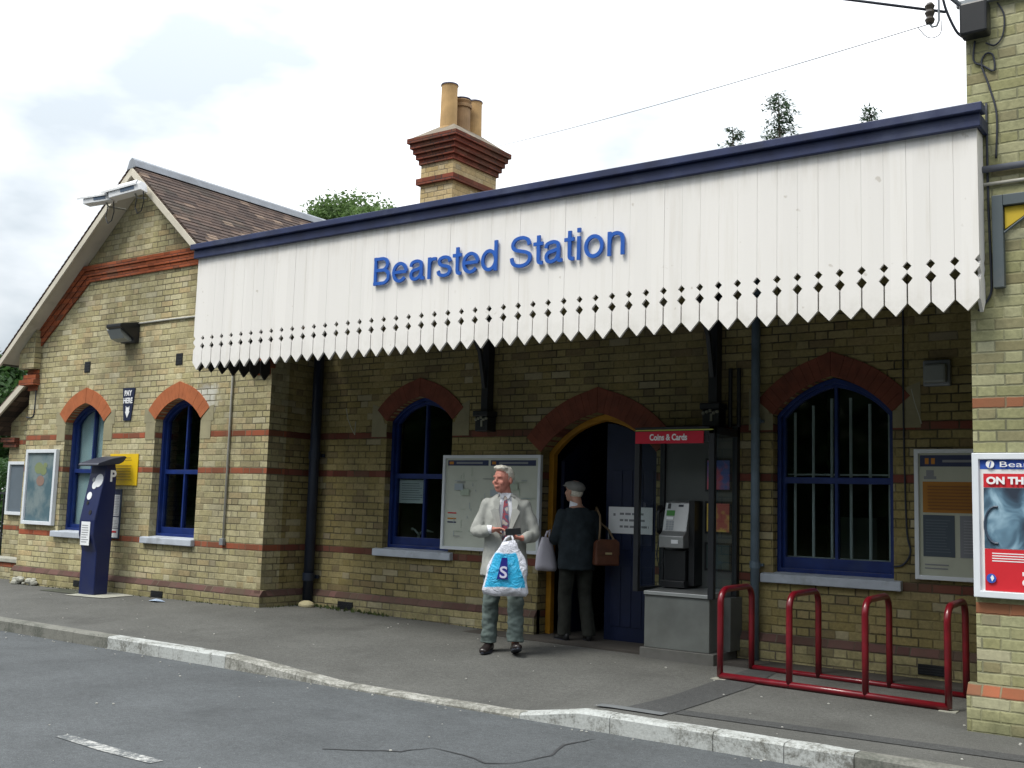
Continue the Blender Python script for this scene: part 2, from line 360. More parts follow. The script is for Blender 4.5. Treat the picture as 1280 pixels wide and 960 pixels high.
def text_mesh(s, x0, x1, z0, z1, y, depth, mb, mi=0, weight=0.0, fitcap=True, shear=0, plane='y'):
    """built-in font text fitted in the box x0..x1, z0..z1 (z of the whole glyph box), facing -Y"""
    cu = bpy.data.curves.new('t', 'FONT'); cu.body = s; cu.offset = weight; cu.extrude = .5; cu.resolution_u = 4; cu.shear = shear
    o = bpy.data.objects.new('t', cu); COL.objects.link(o); dg = bpy.context.evaluated_depsgraph_get(); dg.update()
    me = bpy.data.meshes.new_from_object(o.evaluated_get(dg)); bpy.data.objects.remove(o); bpy.data.curves.remove(cu)
    if not me.vertices: return
    xs = [v.co.x for v in me.vertices]; ys = [v.co.y for v in me.vertices]
    a, b, c, d = min(xs), max(xs), min(ys), max(ys)
    vs = []
    for v in me.vertices:
        X = x0 + (v.co.x-a)/(b-a)*(x1-x0); Z = z0 + (v.co.y-c)/(d-c)*(z1-z0); D = depth*(v.co.z+.5)
        vs.append((X, y-D, Z) if plane == 'y' else (y+D, X, Z))
    mb.add(vs, [list(p.vertices) for p in me.polygons], mi); bpy.data.meshes.remove(me)
# ---------------------------------------------------------------- ground
B = -0.696; PI_ = -1.712; ROAD = -0.115
def lerp_tab(x, tab):
    if x <= tab[0][0]: return tab[0][1]
    for (a, b), (c, d) in zip(tab, tab[1:]):
        if x <= c: return b + (d-b)*(x-a)/(c-a)
    return tab[-1][1]
def kz(x): return lerp_tab(x, [(-40, 0.0), (-7.55, 0.0), (-6.2, -.088), (-4.5, -.088), (-3.95, 0.0), (20, 0.0)])
def wz_(x): return lerp_tab(x, [(-30, .05), (-15, .05), (-9.6, .11), (-6.5, .05), (-4, .03), (-2, .0), (6, 0)])
def gz(x, y):
    s = max(0, min(1, (y+2.87)/2.2)); s = s*s*(3-2*s)
    return kz(x)*(1-s) + wz_(x)*s
mb = MB(); mb.add([(-260, -260, ROAD), (260, -260, ROAD), (260, 320, ROAD), (-260, 320, ROAD)], [(0, 1, 2, 3)])
mb.build('road', M['road'], kind='structure')
mb = MB(); prof_ = [(-27, ROAD-.3), (-30, .6), (-34, 4.2), (-40, 7.5), (-60, 9.0), (-120, 9.5), (-120, ROAD-.3)]
mb.prism([prof_], -150, 150, axis='x'); mb.build('added_bank', flat('added_bank_green', (.03, .045, .015), .95, var=.5), kind='structure')  # unseen bank, added to give the panes something dark to reflect
def sheet(name, xs, ys, mat, dz=0.0, kind='structure', skirt=False):
    mb = MB(); n = len(ys)
    for x in xs:
        for y in ys: mb.v.append((x, y, gz(x, y)+dz))
    for i in range(len(xs)-1):
        for j in range(n-1): mb.f.append([i*n+j, (i+1)*n+j, (i+1)*n+j+1, i*n+j+1]); mb.m.append(0)
    return mb.build(name, mat, kind=kind, smooth=True)
xs = [-60, -40, -25] + [-16+.2*i for i in range(0, 110)] + [10, 20]
ys = [-2.88+.12*i for i in range(0, 34)] + [3, 8]
sheet('pavement', xs, ys, M['pave'])
def kerb_run(name, xs, mat, lowered=False):
    mb = MB()
    for a, b in zip(xs, xs[1:]):
        a2, b2 = a+.0025, b-.0025; n = 6 if lowered else 3
        prof = [(-3.0, -.4), (-3.0, -.015), (-2.985, 0.0), (-2.875, .004), (-2.875, -.4)]
        k = len(mb.v)
        for i in range(n+1):
            x = a2+(b2-a2)*i/n
            for (y, z) in prof: mb.v.append((x, y + .004*noise.noise(Vector((x*3, 1, 0))), (z+kz(x) if z > -.3 else z) + (.004*noise.noise(Vector((x*4, y*9, 2))) if z > -.3 else 0)))
        m = 5
        for i in range(n):
            for j in range(m): mb.f.append([k+i*m+j, k+i*m+(j+1) % m, k+(i+1)*m+(j+1) % m, k+(i+1)*m+j]); mb.m.append(0)
        mb.f.append([k+j for j in range(m)]); mb.m.append(0); mb.f.append([k+n*m+j for j in range(m)][::-1]); mb.m.append(0)
    return mb.build(name, mat, kind='structure')
kerb_run('kerb', [-30+.915*i for i in range(0, 23)] + [-9.3], M['kerb'])
kerb_run('kerb', [-9.3, -8.5, -7.58], M['kerbwhite'])
kerb_run('kerb', [-7.58, -6.7, -6.1, -5.2, -4.45], M['kerbhalf'], True)
kerb_run('kerb', [-4.45, -3.72, -2.98, -2.52, -2.10], M['kerbwhite'], True)
kerb_run('kerb', [-2.10+.915*i for i in range(0, 12)], M['kerb'])
def strip(name, pts, mat, z=.004, ground=None, thick=None):
    """a narrow sheet: pts = [(x, y, halfwidth)]"""
    mb = MB(); P = [Vector((p[0], p[1], 0)) for p in pts]
    for i, p in enumerate(P):
        d = (P[min(i+1, len(P)-1)]-P[max(i-1, 0)]).normalized(); nn = Vector((-d.y, d.x, 0)); hw = pts[i][2]
        for s_ in (-1, 0, 1):
            q = p+nn*hw*s_; mb.v.append((q.x, q.y, (ROAD if ground is None else ground(q.x, q.y))+z))
    for i in range(len(P)-1):
        for j in (0, 1): mb.f.append([i*3+j, i*3+j+1, i*3+3+j+1, i*3+3+j]); mb.m.append(0)
    return mb.build(name, mat, kind='structure')
def dense(pts, n):
    o = []
    for (a, b) in zip(pts, pts[1:]):
        for i in range(n): o.append(tuple(a[k]+(b[k]-a[k])*i/n for k in range(3)))
    return o + [pts[-1]]
# utility trench patches on the pavement and a cracked repair on the road
strip('asphalt_patch', dense([(-3.72, -.45, .12), (-3.62, -1.3, .16), (-3.60, -2.1, .15), (-3.62, -2.66, .17)], 8), M['patch'], .005, gz)
strip('asphalt_patch', dense([(-3.44, -2.56, .08), (-2.2, -2.48, .085), (-1.2, -2.42, .09), (1.5, -2.4, .1)], 14), M['patch'], .005, gz)
strip('asphalt_patch', dense([(-3.98, -2.72, .05), (-3.46, -2.72, .05)], 4), flat('pale_patch', (.13, .14, .145), .9, var=.2), .009, gz)
strip('asphalt_patch', dense([(-13.6, -.98, .16), (-12.8, -.98, .18)], 4), flat('drain_dark', (.05, .055, .04), .9, var=.4, dirt=((.1, .11, .07), .6)), .005, gz)
strip('asphalt_patch', dense([(-12.75, -1.0, .30), (-12.0, -1.02, .22)], 4), M['concrete'], .008, gz)
mbl = [(-4.75, -4.6), (-4.37, -4.34), (-4.30, -4.13), (-4.05, -4.15), (-3.82, -4.22), (-3.7, -4.12), (-3.65, -3.8), (-3.76, -3.5), (-3.70, -3.22)]
strip('road_crack', [(a+.02*noise.noise(Vector((a*9, b*9, 0))), b+.02*noise.noise(Vector((b*9, a*9, 5))), c_) for a, b, c_ in dense([(a, b, .007+.004*math.sin(i*2.1)) for i, (a, b) in enumerate(mbl)], 5)], flat('tar', (.042, .044, .047), .8), .004)
strip('road_marking', [(-6.15, -5.43, .045), (-5.62, -5.46, .05), (-5.18, -5.46, .045)], M['line'], .004)
strip('road_marking', [(-8.9, -5.5, .05), (-8.0, -5.48, .05)], M['line'], .004)

# ---------------------------------------------------------------- building pieces
def arch(cx, hw, zs, za, bulge=.05, n=10):
    """right springing over the apex to the left springing"""
    L = math.hypot(hw, za-zs); nx, nz = (za-zs)/L, hw/L; o = []
    for i in range(n+1):
        t = i/n; o.append((cx+hw-hw*t+nx*bulge*4*t*(1-t), zs+(za-zs)*t+nz*bulge*4*t*(1-t)))
    return o + [(2*cx-a, b) for a, b in o[:-1][::-1]]
def opening(cx, hw, z0, zs, za, bulge=.05):
    return [(cx-hw, z0), (cx+hw, z0)] + arch(cx, hw, zs, za, bulge)
def arch_ring(cx, hw, zs, za, th, y0, y1, mat, parent, bulge=.05, nv=9):
    mb = MB(); L = math.hypot(hw, za-zs); nx, nz = (za-zs)/L, hw/L
    def cur(t): return Vector((hw-hw*t+nx*bulge*4*t*(1-t), zs+(za-zs)*t+nz*bulge*4*t*(1-t)))
    def nor(t):
        d = cur(min(1, t+.02))-cur(max(0, t-.02)); d.normalize(); return Vector((d.y, -d.x))
    def outp(t, th):
        q = cur(t)+nor(t)*th
        return q
    for sgn in (1, -1):
        for i in range(nv):
            t0, t1 = i/nv, (i+1)/nv; g = .0008/L
            a0, a1 = cur(t0+g), cur(t1-g); b0, b1 = outp(t0+g, th), outp(t1-g, th)
            if i == nv-1:      # last brick meets its mirror on the centre line
                a1 = Vector((.002, cur(1).y)); b1 = Vector((.002, outp(1, th).y + (outp(1, th).x)*(za-zs)/hw*.9))
                if b0.x < 0: b0.x = .01
            b0.x = max(b0.x, .002)
            poly = [(cx+sgn*p.x, p.y) for p in (a0, a1, b1, b0)]
            mb.prism([poly], y0 - random.uniform(0, .002), y1)
    ring = mb.build('brick_arch', mat, parent)
    return ring
def window(parent, cx, hw, z0, zs, za, yf, bulge=.05, rail=1.67, mat=None, bottom=.12, bars=True, top_mull=True):
    """sash window set back in its opening: frame > pane, sill"""
    mat = mat or M['blue']; g = .006
    op = opening(cx, hw-g, z0+.001, zs, za-g, bulge)
    fw = .065; hm = .014
    def archz(x):   # height of the inner edge at x
        A = arch(cx, hw-fw, zs-.02, za-.085, bulge)
        for (a, b), (c, d) in zip(A, A[1:]):
            if (a-x)*(c-x) <= 0 and a != c: return b+(d-b)*(x-a)/(c-a)
        return zs
    holes = []
    for s in (-1, 1):
        xa, xb = (cx-hw+fw, cx-hm) if s < 0 else (cx+hm, cx+hw-fw)
        holes.append([(xa, z0+bottom), (xb, z0+bottom), (xb, rail-.028), (xa, rail-.028)])
        N = 8; top = [(xb+(xa-xb)*i/N, archz(xb+(xa-xb)*i/N)) for i in range(N+1)]
        holes.append([(xa, rail+.028), (xb, rail+.028)] + top)
    mb = MB().prism([op]+holes, yf, yf+.06)
    # outer box-frame proud of the sashes
    ol = opening(cx, hw-g, z0+.001, zs, za-g, bulge); il = opening(cx, hw-.042, z0+.05, zs-.01, za-.05, bulge)
    mb.prism([ol, il], yf-.045, yf-.001)
    fr = mb.build('window', mat, parent, bevel=.003)
    pl = opening(cx, hw-.03, z0+.04, zs, za-.04, bulge)
    mg = MB(); mg.prism([pl], yf+.030, yf+.034); mg.build('pane', M['glass'], fr)
    return fr
def sill(parent, x0, x1, zt, y0, y1, th=.085):
    mb = MB().prism([[(y0, zt-th), (y1, zt-th), (y1, zt+.02), (y0, zt-.006)]], x0, x1, axis='x')
    return mb.build('sill', M['sill'], parent, bevel=.008)

# ---------------------------------------------------------------- station building
ST = empty('station_building', (-7.5, 0, 0), 'yellow stock brick station with red brick bands, slate roofs and blue pointed windows', 'station')
W1 = (-8.05, .49, .83, 2.30, 2.575); W2 = (-3.275, .535, .83, 2.26, 2.59); DR = (-5.68, .68, -.3, 1.93, 2.33)
BL = (-13.53, .455, .83, 2.34, 2.605); BR = (-11.49, .455, .83, 2.34, 2.605)
T = .28
mb = MB(); outer = [(-9.78, -.3), (-1.70, -.3), (-1.70, 4.3), (-9.78, 4.3)]
mb.prism([outer, opening(*W1), opening(*W2), opening(DR[0], DR[1], -.2, DR[3], DR[4], .07)], 0, T)
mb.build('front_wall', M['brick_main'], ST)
# gabled bay: front wall follows the roof slope
gz_peak, gx = 5.66, -12.45; sl = .842
def roofz(x): return gz_peak - abs(x-gx)*sl
bay = [(-14.97, -.3), (-9.78, -.3), (-9.78, roofz(-9.78)), (gx, gz_peak), (-14.97, roofz(-14.97))]
mb = MB().prism([bay, opening(*BL), opening(*BR)], B, B+T); mb.build('bay_wall', M['brick'], ST)
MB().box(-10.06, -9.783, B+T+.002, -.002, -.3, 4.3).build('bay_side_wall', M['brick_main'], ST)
MB().box(-14.968, -14.69, B+T+.002, 7, -.3, roofz(-14.95)-.05).build('bay_side_wall', M['brick'], ST)
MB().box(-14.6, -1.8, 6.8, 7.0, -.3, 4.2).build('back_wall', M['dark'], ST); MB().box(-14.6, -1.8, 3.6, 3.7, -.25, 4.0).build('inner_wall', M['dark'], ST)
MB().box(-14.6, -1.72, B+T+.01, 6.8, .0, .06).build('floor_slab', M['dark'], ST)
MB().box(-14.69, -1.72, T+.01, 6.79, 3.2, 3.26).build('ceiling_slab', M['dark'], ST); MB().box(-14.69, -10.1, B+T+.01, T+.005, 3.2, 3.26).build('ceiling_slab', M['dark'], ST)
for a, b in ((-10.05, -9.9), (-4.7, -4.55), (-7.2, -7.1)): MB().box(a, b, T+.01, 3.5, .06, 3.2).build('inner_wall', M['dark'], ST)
# plinth, chamfered red course on top
def plinth(x0, x1, yw, name='plinth', mat=None, parent=ST):
    p = .05
    MB().prism([[(yw-p, -.3), (yw-p, .235), (yw-p*.9, .245), (yw-.002, .302), (yw+.05, .302), (yw+.05, -.3)]], x0, x1, axis='x').build(name, mat or M['brick_plinth'], parent)
plinth(-9.72, -6.36, 0); plinth(-5.0, -1.72, 0); plinth(-15.02, -9.7275, B)
MB().prism([[(-9.73, -.3), (-9.73, .235), (-9.735, .245), (-9.778, .302), (-9.85, .302), (-9.85, -.3)]], B-.03, -.051, axis='y').build('plinth', M['brick_plinth'], ST)
# windows, arches, sills, springer blocks
win = {}
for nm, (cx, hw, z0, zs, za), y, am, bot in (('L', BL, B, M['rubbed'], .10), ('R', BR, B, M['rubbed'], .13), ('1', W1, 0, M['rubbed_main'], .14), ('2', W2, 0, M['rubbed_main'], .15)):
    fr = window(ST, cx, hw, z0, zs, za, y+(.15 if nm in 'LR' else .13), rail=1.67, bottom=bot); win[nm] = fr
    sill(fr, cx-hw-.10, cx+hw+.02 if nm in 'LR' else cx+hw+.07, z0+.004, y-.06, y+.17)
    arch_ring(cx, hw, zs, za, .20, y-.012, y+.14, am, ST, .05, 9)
    for s in (-1, 1):
        mbk = MB()
        w_ = .20 if nm in 'LR' else .235
        h0, h1 = (1.98, 2.30) if nm in 'LR' else (2.02, 2.27)
        xa = cx+s*(hw+.003); xb = cx+s*(hw+w_)
        mbk.box(min(xa, xb), max(xa, xb), y-.006, y+.05, h0+.1, h1)
        if nm in 'LR': mbk.prism([[(xa, h1+.002), (xb+.04*s, h1+.002), (xb+.04*s, h1+.20), (cx+s*(hw+.13), h1+.185)]], y-.006, y+.05)
        else: mbk.prism([[(xa+.03*s, h1+.002), (xb, h1+.002), (xb, h1+.24), (cx+s*(hw+.13), h1+.20)]], y-.006, y+.05)
        mbk.build('springer_block', M['stone'], ST)
# painted frieze of white bars inside the large window, blind, papers, ornament
mb = MB()
for i in range(6):
    x = W2[0]-.43+i*.172
    mb.tube([(x, .27, .95), (x, .27, 2.45-abs(x-W2[0])*.35)], .014, 8)
mb.box(W2[0]-.5, W2[0]+.5, .262, .278, 1.72, 1.735).box(W2[0]-.5, W2[0]+.5, .262, .278, .965, .985)
mb.build('security_bars', M['white'], win['2'])
MB().box(BL[0]-.42, BL[0]+.42, B+.222, B+.226, .9, 2.6).build('blind', flat('pale_blind', (.62, .74, .78), .8), win['L'])
# door
D0, DH = DR[0], DR[1]
mb = MB().prism([opening(D0, DH-.004, -.1, DR[3], DR[4]-.004, .07), opening(D0, DH-.064, -.09, DR[3]-.02, DR[4]-.074, .07)], .15, .225)
dfr = mb.build('door_frame', M['ochre'], ST, bevel=.005)
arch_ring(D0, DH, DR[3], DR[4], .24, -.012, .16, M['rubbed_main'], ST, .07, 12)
dl = [p for p in opening(D0, DH-.08, .055, DR[3]-.02, DR[4]-.09, .07) if p[0] > D0+.02]
dl = [(D0+.01, .055)] + dl + [(D0+.01, DR[4]-.10)]
door = MB().prism([dl], .19, .235).build('door', M['navydoor'], ST)
mbp = MB()
for z0, z1 in ((.2, .8), (.95, 1.75)):
    for k in range(4): mbp.box(D0+.09+k*.12, D0+.195+k*.12, .182, .1895, z0, z1)
mbp.build('door_panel', M['navydoor'], door, bevel=.003)
MB().tube([(D0+.06, .195, 1.02), (D0+.06, .165, 1.02), (D0+.06, .165, 1.14), (D0+.06, .195, 1.14)], .008).build('handle', M['grey'], door)
# the other leaf folded back inside
MB().prism([[(.26, .06), (.80, .06), (.80, 2.2), (.26, 1.85)]], D0-DH+.09, D0-DH+.13, axis='x').build('door', M['navydoor'], ST)
MB().box(D0-DH, D0+DH, -.03, .24, -.1, .052).build('threshold', M['concrete'], ST, bevel=.01)
# red moulded band across the gable: three stepped courses, turning down at each side
def gband(x_in, x_out, z_top):
    mb = MB()
    for k in range(3):
        zt = z_top - k*.078; dz = .072; y0 = B-.045+.014*k
        pts_t = [(x_out*1.0, None)]
    return mb
mb = MB(); xo = 1.30; lean = .76
for k in range(3):
    o0 = k*.078; y0 = B-.06+.016*k
    def line(off):   # polyline of the band at offset 'off' below its top edge
        xt = xo - off*.52; zt = 4.545-off
        xe = 2.30; ze = zt - lean*(xe-xt) + 0
        return [(-xe, ze), (-xt, zt), (xt, zt), (xe, ze)]
    a = line(o0); b = line(o0+.070)
    poly = [(gx+p[0], p[1]) for p in a] + [(gx+p[0], p[1]) for p in b[::-1]]
    mb.prism([poly], y0, B+.03)
mb.build('moulded_brick_band', M['redbrick'], ST)
# kneelers and corbels at the feet of the gable
for s, x0, x1 in ((-1, -15.13, -14.74), (1, -10.16, -9.77)):
    zt = 3.80 if s < 0 else 3.62
    kk = MB().prism([[(x0, 3.14), (x1, 3.14), (x1, roofz(x1)-.03 if s < 0 else roofz(x0)-.03-.3), (x0, min(roofz(x0)-.02, zt))]], B-.11, B+.02).build('kneeler', M['brick'], ST)
    m2 = MB()
    for k in range(3):
        e = .04*(2-k); m2.box(x0+.10-e, x1-.02+e*.4, B-.025-e, B+.03, 2.905+k*.077-(0), 2.905+.072+k*.077)
    m2.box(x0+.13, x1-.03, B-.02, B+.03, 2.83, 2.90)
    m2.build('corbel', M['redbrick'], ST)
# roof of the bay
def slates():
    n = NT('plain_roof_tiles'); P, _, _ = n.pos(); x, y, z = n.sep(P)
    row = n.m('DIVIDE', z, .075); fr = n.m('FRACT', row); rw = n.m('FLOOR', row)
    uu = n.m('ADD', n.m('DIVIDE', n.m('ADD', y, n.m('MULTIPLY', x, .0)), .17), n.m('MULTIPLY', n.m('FLOORED_MODULO', rw, 2.0), .5)); ci = n.m('FLOOR', uu); fu = n.m('FRACT', uu)
    wz = n.t.nodes.new('ShaderNodeTexWhiteNoise'); wz.noise_dimensions = '2D'; n.lk(n.comb(ci, rw, 0.0), wz.inputs['Vector'])
    c = n.ramp(wz.outputs['Value'], [(0, (.050, .036, .032)), (.5, (.085, .06, .05)), (.85, (.11, .075, .06)), (1, (.22, .16, .12))])
    edge = n.m('MULTIPLY', n.map(fr, .0, .16), n.map(n.m('MINIMUM', fu, n.m('SUBTRACT', 1.0, fu)), .01, .05, .5, 1))
    c = n.mix(edge, (.018, .014, .014), c); c = n.mix(n.map(n.noise(P, 2.2, 6, .7), .5, .75, 0, .6), c, (.05, .05, .04))
    n.set(col=c, rough=.85, spec=.2); n.bump(n.m('ADD', n.m('MULTIPLY', n.m('SUBTRACT', 1.0, fr), .8), n.m('MULTIPLY', edge, .4)), .7, .02); return n.mat
M['tiles'] = slates()
ze = lambda x: roofz(x) + .11
F = B-.27
prof = [(-15.36, ze(-15.36)), (gx, ze(gx)), (-9.60, ze(-9.60)), (-9.60, ze(-9.60)-.05), (gx, ze(gx)-.05), (-15.36, ze(-15.36)-.05)]
rf = MB().prism([prof], F, 7.1).build('bay_roof', M['tiles'], ST)
# separate tiled courses give the slope its stepped shadow lines
mb = MB(); n = 40
for s in (-1, 1):
    for k in range(n):
        xa = gx+s*(.05+k*.072); xb = gx+s*(.05+(k+1)*.072+.012)
        if abs(xb-gx) > 2.88: break
        mb.prism([[(xa, ze(xa)+.003), (xb, ze(xb)+.016), (xb, ze(xb)+.003), (xa, ze(xa)-.005)]], F-.01, 7.1)
mb.build('tile_courses', M['tiles'], rf)
MB().prism([[(gx-.10, ze(gx)-.07), (gx-.05, ze(gx)+.05), (gx, ze(gx)+.085), (gx+.05, ze(gx)+.05), (gx+.10, ze(gx)-.05)]], F-.015, 7.1).build('ridge', M['lead'], rf)
mb = MB()
for s, xe in ((-1, -15.37), (1, -9.59)):
    d = .095; poly = [(gx, ze(gx)-.045), (xe, ze(xe)-.045), (xe, ze(xe)-.045-d), (gx, ze(gx)-.045-d*1.25)]
    mb.prism([poly], F-.012, F+.02)
mb.build('bargeboard', M['cream'], rf, bevel=.004)
mb = MB()
for s, xe in ((-1, -15.33), (1, -9.63)):
    mb.prism([[(gx, ze(gx)-.10), (xe, ze(xe)-.10), (xe, ze(xe)-.125), (gx, ze(gx)-.125)]], F+.022, B-.005)
mb.build('soffit', M['cream'], rf)
MB().tube([(-15.42, F-.02, ze(-15.4)-.03), (-15.42, 7, ze(-15.4)-.05)], .055, 10).build('gutter', M['black'], rf)
# main roof, kept low behind the canopy
MB().prism([[(-.05, 4.28), (2.6, 5.40), (6.9, 4.28), (6.9, 4.20), (2.6, 5.3), (-.05, 4.2)]], -10.0, -1.72, axis='x').build('main_roof', M['tiles'], ST)
# chimney
ch = MB().box(-9.99, -9.40, 2.08, 3.10, 4.4, 6.22).build('chimney', M['brick_chim'], ST)
mb = MB(); mb.box(-10.04, -9.35, 2.03, 3.15, 5.90, 5.99)
for k in range(5):
    e = .028+.032*k; mb.box(-9.99-e, -9.40+e, 2.08-e, 3.10+e, 6.20+k*.075, 6.20+k*.075+.072)
mb.build('oversailing_courses', M['redbrick_soot'], ch)
e = .115; z = 6.575
mb = MB(); cx_, cy_ = -9.695, 2.59
mb.add([(-10.01-e, 2.06-e, z), (-9.38+e, 2.06-e, z), (-9.38+e, 3.12+e, z), (-10.01-e, 3.12+e, z), (-9.84, 2.25, z+.22), (-9.55, 2.25, z+.22), (-9.55, 2.95, z+.22), (-9.84, 2.95, z+.22)],
       [(0, 3, 2, 1), (0, 1, 5, 4), (1, 2, 6, 5), (2, 3, 7, 6), (3, 0, 4, 7), (4, 5, 6, 7)])
mb.build('flaunching', M['flaunch'], ch)
for (y, h, r0, r1, cap) in ((2.30, .62, .125, .118, 0), (2.60, .56, .13, .125, 1), (2.90, .62, .12, .11, 0)):
    mb = MB(); z0 = 6.72; ztop = z0+h+(.06 if y < 2.4 else 0)
    def ring(zz, r): return ((-9.695, y, zz), (r, 0, 0), (0, r, 0))
    rr = [ring(z0, r0+.015), ring(z0+.05, r0), ring(ztop-.12, r1)]
    if cap: rr += [ring(ztop-.12, r1+.02), ring(ztop-.07, r1+.02), ring(ztop-.07, r1-.01), ring(ztop-.02, r1+.015), ring(ztop+.0, r1)]
    else: rr += [ring(ztop-.02, r1), ring(ztop, r1+.006)]
    pt = MB().rings(rr, 24).build('chimney_pot', M['potdark'] if cap else M['pot'], ch, smooth=False)
    MB().rings([ring(ztop+.001, r1+.012), ring(ztop+.02, r1+.008)] + ([ring(ztop+.05, .05)] if cap else []), 24).build('pot_rim', M['potcap'], pt)
# vents and air bricks
def airbrick(x, y, z, w_, h, parent=ST):
    mb = MB().box(x-w_/2, x+w_/2, y-.008, y+.01, z-h/2, z+h/2)
    k = 4
    for i in range(k): mb.box(x-w_/2+.006, x+w_/2-.006, y-.013, y-.009, z-h/2+h*(i+.35)/k, z-h/2+h*(i+.7)/k)
    mb.build('air_vent', M['black'], parent)
airbrick(-13.56, B, 3.11, .13, .15); airbrick(-11.54, B, 3.11, .13, .15)
for x, z in ((-13.32, .15), (-11.62, .13)): airbrick(x, B-.05, z, .23, .08)
for x in (-9.03, -2.42): airbrick(x, -.05, .15 if x < -5 else .135, .24, .085)

# low wing left of the bay
mb = MB().prism([[(-16.72, -.3), (-15.0, -.3), (-15.0, 3.5), (-16.72, 2.45)]], .05, .30)
mb.box(-16.72, -16.45, .302, 5, -.3, 2.4).build('wing_wall', M['brick'], ST)
rz = lambda x: 2.36 + (x+17.15)*.66
wr = MB().prism([[(-17.2, rz(-17.2)), (-14.98, rz(-14.98)), (-14.98, rz(-14.98)-.06), (-17.2, rz(-17.2)-.06)]], -.22, 5.2).build('wing_roof', M['tiles'], ST)
MB().prism([[(-17.22, rz(-17.22)-.055), (-14.985, rz(-14.985)-.055), (-14.985, rz(-14.985)-.17), (-17.22, rz(-17.22)-.17)]], -.24, -.205).build('bargeboard', M['cream'], wr)
mb = MB()
for k in range(2): mb.box(-16.86+.03*k*-1+.03, -16.45, -.0-.035*k, .049, 2.06+k*.077, 2.132+k*.077)
mb.build('corbel', M['redbrick_soot'], ST)

# ---------------------------------------------------------------- tall brick house on the right
HS = empty('brick_house', (1.2, 0, 0), 'tall pale yellow brick house wall rising past the right end of the canopy', 'house')
MB().box(-1.712, 4.2, PI_, 6.5, -.3, 7.4).build('wall', M['brick_pier'], HS)
MB().prism([[(PI_-.055, -.3), (PI_-.055, .23), (PI_-.05, .24), (PI_-.002, .302), (PI_+.05, .302), (PI_+.05, -.3)]], -1.768, 4.25, axis='x').build('plinth', M['brick_pier'], HS)
MB().prism([[(-2.0, 7.3), (1.25, 9.8), (4.5, 7.3)]], PI_-.2, 6.7).build('roof', M['tiles'], HS)
# ---------------------------------------------------------------- canopy
CX0, CX1, CY = -9.72, -1.61, -1.90
CN = empty('station_canopy', (-5.66, CY, 2.73), 'long white boarded canopy with saw-tooth pendant boards and navy fascia above the entrance', 'canopy')
def pendants(mb, a0, n, pitch, plane, fixed, t0, t1):
    g = .0055
    for k in range(n):
        L = a0+k*pitch; Rr = L+pitch; c = (L+Rr)/2; s1, s2 = .032, .025; zb, zv = 2.735, 2.815
        dz = random.uniform(-.004, .004)
        left = [(L+g, zv), (L+g, 2.950), (L+g+s1, 2.990), (L+.0012, 3.030), (L+.0006, 3.045), (L+g+s2, 3.078), (L+.0006, 3.110), (L+.0007, 3.975)]
        right = [(Rr-(p[0]-L), p[1]) for p in left]
        poly = [(c, zb+dz)] + right + left[::-1]
        j = random.uniform(-.0015, .0015)
        mb.prism([poly], t0+j, t1+j, axis='y' if plane == 'y' else 'x')
mb = MB(); P_ = (CX1-CX0)/52
pendants(mb, CX0, 52, P_, 'y', CY, CY, CY+.022)
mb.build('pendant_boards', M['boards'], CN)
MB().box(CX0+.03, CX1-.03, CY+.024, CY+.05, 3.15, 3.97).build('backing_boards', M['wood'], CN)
mb = MB(); pendants(mb, CY+.024, 7, .1542, 'x', CX0, CX0+.001, CX0+.022); mb.build('pendant_boards', M['wood'], CN)  # left return gets a dark timber colour standing in for its shade
mb = MB(); pendants(mb, CY+.024, 1, .15, 'x', CX1, CX1-.022, CX1-.001); mb.build('pendant_boards', M['boards'], CN)
# navy fascia: two steps
mb = MB().box(CX0-.03, CX1+.03, CY-.045, CY-.001, 3.972, 4.062).box(CX0-.03, CX0-.002, CY, -.01, 3.972, 4.062).box(CX1+.002, CX1+.03, CY, PI_-.005, 3.972, 4.062)
mb.box(CX0-.05, CX1+.05, CY-.085, CY+.03, 4.064, 4.125)
mb.build('fascia', M['navy'], CN, bevel=.006)
MB().box(CX0, -1.715, CY+.032, -.03, 4.0, 4.09).box(-1.715, CX1, CY+.032, PI_-.004, 4.0, 4.09).build('roof_deck', flat('felt', (.08, .085, .09), .9), CN)
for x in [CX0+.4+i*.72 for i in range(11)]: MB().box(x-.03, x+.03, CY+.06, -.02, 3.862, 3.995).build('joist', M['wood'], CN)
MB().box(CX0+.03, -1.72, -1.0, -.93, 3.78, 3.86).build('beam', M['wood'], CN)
for bx in (-7.04, -4.36):
    br = MB().box(bx-.045, bx+.045, -.12, -.012, 2.36, 3.86).build('bracket', M['black'], CN, bevel=.006)
    c = [(bx-.0, -.12, 2.62), (bx, -.22, 3.0), (bx, -.55, 3.45), (bx, -1.0, 3.75), (bx, -1.7, 3.84)]
    MB().tube(c, .028, 8).tube([(bx, -.1, 3.83), (bx, -1.85, 3.83)], .025, 8).build('strut', M['black'], br)
    m2 = MB().box(bx-.10, bx+.10, -.19, -.002, 2.31, 2.37).box(bx-.085, bx+.085, -.16, -.002, 2.15, 2.31)
    m2.build('corbel_block', M['black'], br, bevel=.01)
    m3 = MB()
    for i in range(5): m3.ball((bx-.07+i*.035, -.165, 2.275+.012*((i*7) % 3)), .017, n=6)
    m3.box(bx+.0, bx+.02, -.172, -.16, 2.2, 2.27)
    m3.build('flaked_paint', flat('flaked', (.3, .3, .24), .8), br)
